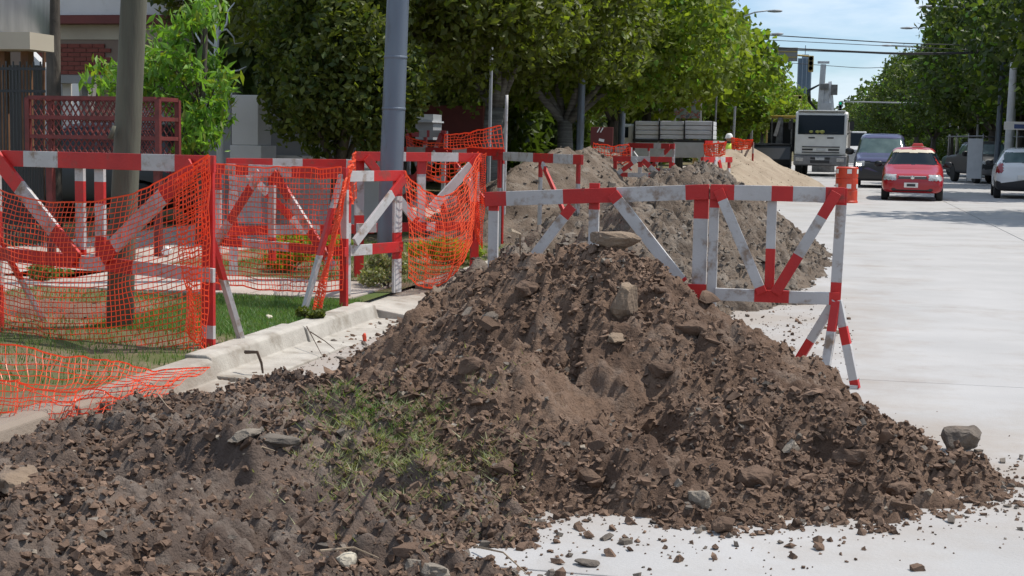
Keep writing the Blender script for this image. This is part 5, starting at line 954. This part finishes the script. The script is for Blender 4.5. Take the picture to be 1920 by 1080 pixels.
# ---- backhoe / excavator left of the truck
q = G(1452, 326); BH = T('digger', 'yellow topped digger with a wide black bucket beside the truck', 'digger', (q.x-.35, 75, 0)); sc = FPX/70
def Wl(px, py, dy=0): v = W(px, py, 75+dy); return (v.x-BH.location.x, dy, v.z)
x0, x1 = Wl(1437,225)[0], Wl(1505,225)[0]; zt = Wl(1470,219)[2]
bx(BH, 'cab_roof', 'yellow', ((x0+x1)/2, .9, zt), (x1-x0, 1.6, .14), .03)
for px_ in (1447, 1466, 1484, 1503):
    v = Wl(px_, 240); bx(BH, 'cab_post', 'machine', (v[0], .3, (zt+1.3)/2), (.09,.09,zt-1.3)); 
bx(BH, 'cab_back', 'dark', ((x0+x1)/2, 1.7, 1.9), (x1-x0-.2,.05,1.5)); bx(BH, 'engine_body', 'machine', (.1, 1.4, 1.1), (1.3,3.0,.9), .06); bx(BH, 'seat', 'dark', (.2,.9,1.75), (.6,.5,.7), .06)
hull('bucket', 'black', [(-.9,.35),(-1.5,.45),(-1.6,.75),(-1.0,1.45),(-.7,1.5),(-.6,.5)], 2.3, BH, .03); bx(BH, 'bucket_lip', 'dark', (0,-1.0,1.5), (2.36,.12,.07), .01)
for sg in (-1, 1): b = MB(); b.bar((sg*.5,-.8,1.0),(sg*.5,1.0,1.5), .2, .12, (1,0,0)); b.build('loader_arm', 'machine', BH, bevel=.02)
b = MB(); b.bar((.45,.2,1.3),(.55,.2,2.9), .28, .2, (0,1,0)); b.bar((.55,.2,2.9),(.3,-.2,1.9), .18, .16, (0,1,0)); b.build('back_arm', 'machine', BH, bevel=.02)
for sg in (-1, 1):
    for ay, rr in ((.3,.55),(2.4,.7)): b = MB(); b.lathe([(rr*.5,-.2),(rr,-.16),(rr,.16),(rr*.5,.2)], (sg*.9, ay, rr), 20, 'X'); b.build('wheel', 'rubber', BH)
# ---- flatbed lorry with white panel stacks
YF = 46; FT = T('flatbed_truck', 'white flatbed truck carrying stacks of pale panels on the left', 'truck', (W(1262,262,YF).x, YF, 0), 0); ox = FT.location.x
def FL(nm, m, rect, dy, d, bev=.01): b = MB(); fb(b, *rect, YF+dy, d); b.v = [(v[0]-ox, v[1]-YF, v[2]) for v in b.v]; return b.build(nm, m, FT, bevel=bev)
FL('load_bed', 'dark', (1186,262,1340,266,), 0, 2.2); FL('side_panel', 'ltgrey', (1190,267,1262,296), .03, 2.0); FL('side_panel', 'ltgrey', (1263,267,1338,296), .0, 2.0)
hull_c = FL('cab', 'truckwhite', (1158,232,1187,296), .3, 1.6, .08); FL('cab_window', 'glass', (1163,238,1178,258), .26, .03, 0)
for px_ in (1189,1236,1283,1336): FL('stake', 'black', (px_-1.2,226,px_+1.2,263), -.02, .04, 0)
for x in (1200, 1310):
    b = MB(); v = W(x, 300, YF); b.lathe([(.2,-.14),(.42,-.14),(.42,.14),(.2,.14)], (v.x-ox, .5, .42), 18, 'Y'); b.build('wheel', 'rubber', FT)
for j, (a, c) in enumerate(((1191,1235),(1237.5,1282),(1284.5,1335))):
    for k in range(4):
        b = MB(); fb(b, a, 227+8.7*k, c, 234.8+8.7*k, YF+.05+.01*((j+k) % 2), 1.8); o = b.build('pale_panel', 'boards', bevel=.012); tag(o, 'pale panel in the flatbed load, %s of the %s stack' % (('topmost','second from top','third from top','bottom one')[k], ('left','middle','right')[j]), 'panel', 'pale panels stacked on the flatbed truck')
# painted billboard panel and maroon sign
p, r_ = W(1266,182,54), W(1313,222,54); BB = T('billboard', 'faded blue and red painted panel behind the panel stacks', 'billboard', ((p.x+r_.x)/2, 54, .1)); b = MB(); b.box((0,0,(p.z+r_.z)/2-.1), (r_.x-p.x,.06,p.z-r_.z)); b.build('panel', 'poster', BB, bevel=.01)
for sg in (-1, 1): b = MB(); b.box((sg*(r_.x-p.x)/2,.06,p.z/2), (.08,.05,p.z)); b.build('post', 'ltgrey', BB)
p, r_ = W(1108,238,27), W(1149,274,27); MS = T('maroon_sign', 'maroon notice board with white marks beside the second steel pole', 'sign', ((p.x+r_.x)/2, 27, .1)); b = MB(); b.box((0,0,(p.z+r_.z)/2-.1), (r_.x-p.x,.05,p.z-r_.z)); b.build('board', 'brown', MS, bevel=.005)
for (dx, dz, w_, h_, rt) in ((-.06,.12,.02,.10,.5),(.0,.12,.02,.10,.5),(0,-.07,.10,.05,.2)): b = MB(); b.box((dx,-.032,(p.z+r_.z)/2-.1+dz), (w_,.01,h_), Matrix.Rotation(rt,3,'Y')); b.build('white_mark', 'reflect', MS)
for sg in (-1,1): b = MB(); b.box((sg*.15,.05,p.z/2-.05), (.04,.04,p.z-.2)); b.build('post', 'grey', MS)
# drum
q = G(1586, 380); DR = T('traffic_drum', 'orange red traffic drum with white reflector patches on the road', 'traffic drum', (q.x, q.y, 0)); b = MB(); b.lathe([(.29,0),(.29,.04),(.275,.06),(.275,.30),(.262,.32),(.275,.34),(.275,.60),(.262,.62),(.275,.64),(.275,.88),(.25,.90)], (0,0,0), 32); b.build('shell', 'drum', DR)
for (an, z_) in ((-78,.79),(-78,.42),(-150,.79),(-150,.42),(-20,.79),(-20,.42),(60,.79),(60,.42)):
    a = R(an); b = MB(); v = []; 
    for da in (-.20,-.07,.07,.20):
        for zz in (-.055,.055): v.append((.281*math.cos(a+da), .281*math.sin(a+da), z_+zz))
    b.add(v, [(0,2,3,1),(2,4,5,3),(4,6,7,5)]); o = b.build('reflector', 'reflect', DR); s_ = o.modifiers.new('t', 'SOLIDIFY'); s_.thickness = .004
# low edge of a cut slab in front of the sand
# worker
def person(label, loc, rz, vest, J=None):
    root = T('person', label, 'person', loc, rz)
    pts = {'pel':(0,0,.95),'waist':(0,-.02,1.1),'chest':(0,-.03,1.35),'neck':(0,-.03,1.50),'chin':(0,-.04,1.56),'head':(0,-.04,1.66),'crown':(0,-.03,1.75),
     'shL':(-.18,-.02,1.43),'elL':(-.27,-.06,1.16),'wrL':(-.24,-.24,1.0),'haL':(-.22,-.31,.97),'shR':(.18,-.02,1.43),'elR':(.28,-.04,1.15),'wrR':(.25,-.20,.98),'haR':(.24,-.27,.94),'hipL':(-.1,0,.9),'knL':(-.12,-.03,.5),'anL':(-.12,.02,.09),'toL':(-.13,-.14,.04),'hipR':(.1,0,.9),'knR':(.12,-.05,.5),'anR':(.13,.0,.09),'toR':(.15,-.16,.04)}
    rad = {'pel':.14,'waist':.13,'chest':.16,'neck':.055,'chin':.07,'head':.095,'crown':.07,'shL':.075,'elL':.048,'wrL':.033,'haL':.04,'shR':.075,'elR':.048,'wrR':.033,'haR':.04,'hipL':.095,'knL':.065,'anL':.045,'toL':.04,'hipR':.095,'knR':.065,'anR':.045,'toR':.04}
    E = [('pel','waist'),('waist','chest'),('chest','neck'),('neck','chin'),('chin','head'),('head','crown'),('chest','shL'),('shL','elL'),('elL','wrL'),('wrL','haL'),('chest','shR'),('shR','elR'),('elR','wrR'),('wrR','haR'),('pel','hipL'),('hipL','knL'),('knL','anL'),('anL','toL'),('pel','hipR'),('hipR','knR'),('knR','anR'),('anR','toR')]
    n = list(pts); me = bpy.data.meshes.new('body'); me.from_pydata([pts[k] for k in n], [(n.index(a), n.index(c)) for a, c in E], []); o = bpy.data.objects.new('body', me); C.objects.link(o); o.parent = root
    sk = o.modifiers.new('skin', 'SKIN'); 
    for i, k in enumerate(n): me.skin_vertices[0].data[i].radius = (rad[k], rad[k]*.9); me.skin_vertices[0].data[i].use_root = (k == 'pel')
    ss = o.modifiers.new('sub', 'SUBSURF'); ss.levels = 2; ss.render_levels = 2; me.materials.append(M['cloth'])
    b = MB(); b.lathe([(.15,.98),(.185,1.1),(.205,1.3),(.19,1.44),(.09,1.51)], (0,-.02,0), 18); b.v = [(v[0]*1.08, v[1]*.82, v[2]) for v in b.v]; b.build('vest', vest, root, smooth=True)
    b = MB(); b.lathe([(.148,1.66),(.12,1.70),(.115,1.75),(.08,1.81),(.02,1.83)], (0,-.035,0), 16); b.build('helmet', 'helmet', root, smooth=True); b = MB(); b.lathe([(.03,1.55),(.085,1.59),(.098,1.65),(.09,1.70)], (0,-.045,0), 14); b.build('face', 'skin', root, smooth=True)
    return root
q = W(1366, 262, 47); person('worker in a yellow vest bending behind the distant red nets', (q.x, 47, -.28+.11+.12), .6, 'hivis')
q = W(1480, 240, 77.5); person('dark clothed worker standing by the yellow topped digger', (q.x, 77.5, 0), .3, 'cloth')
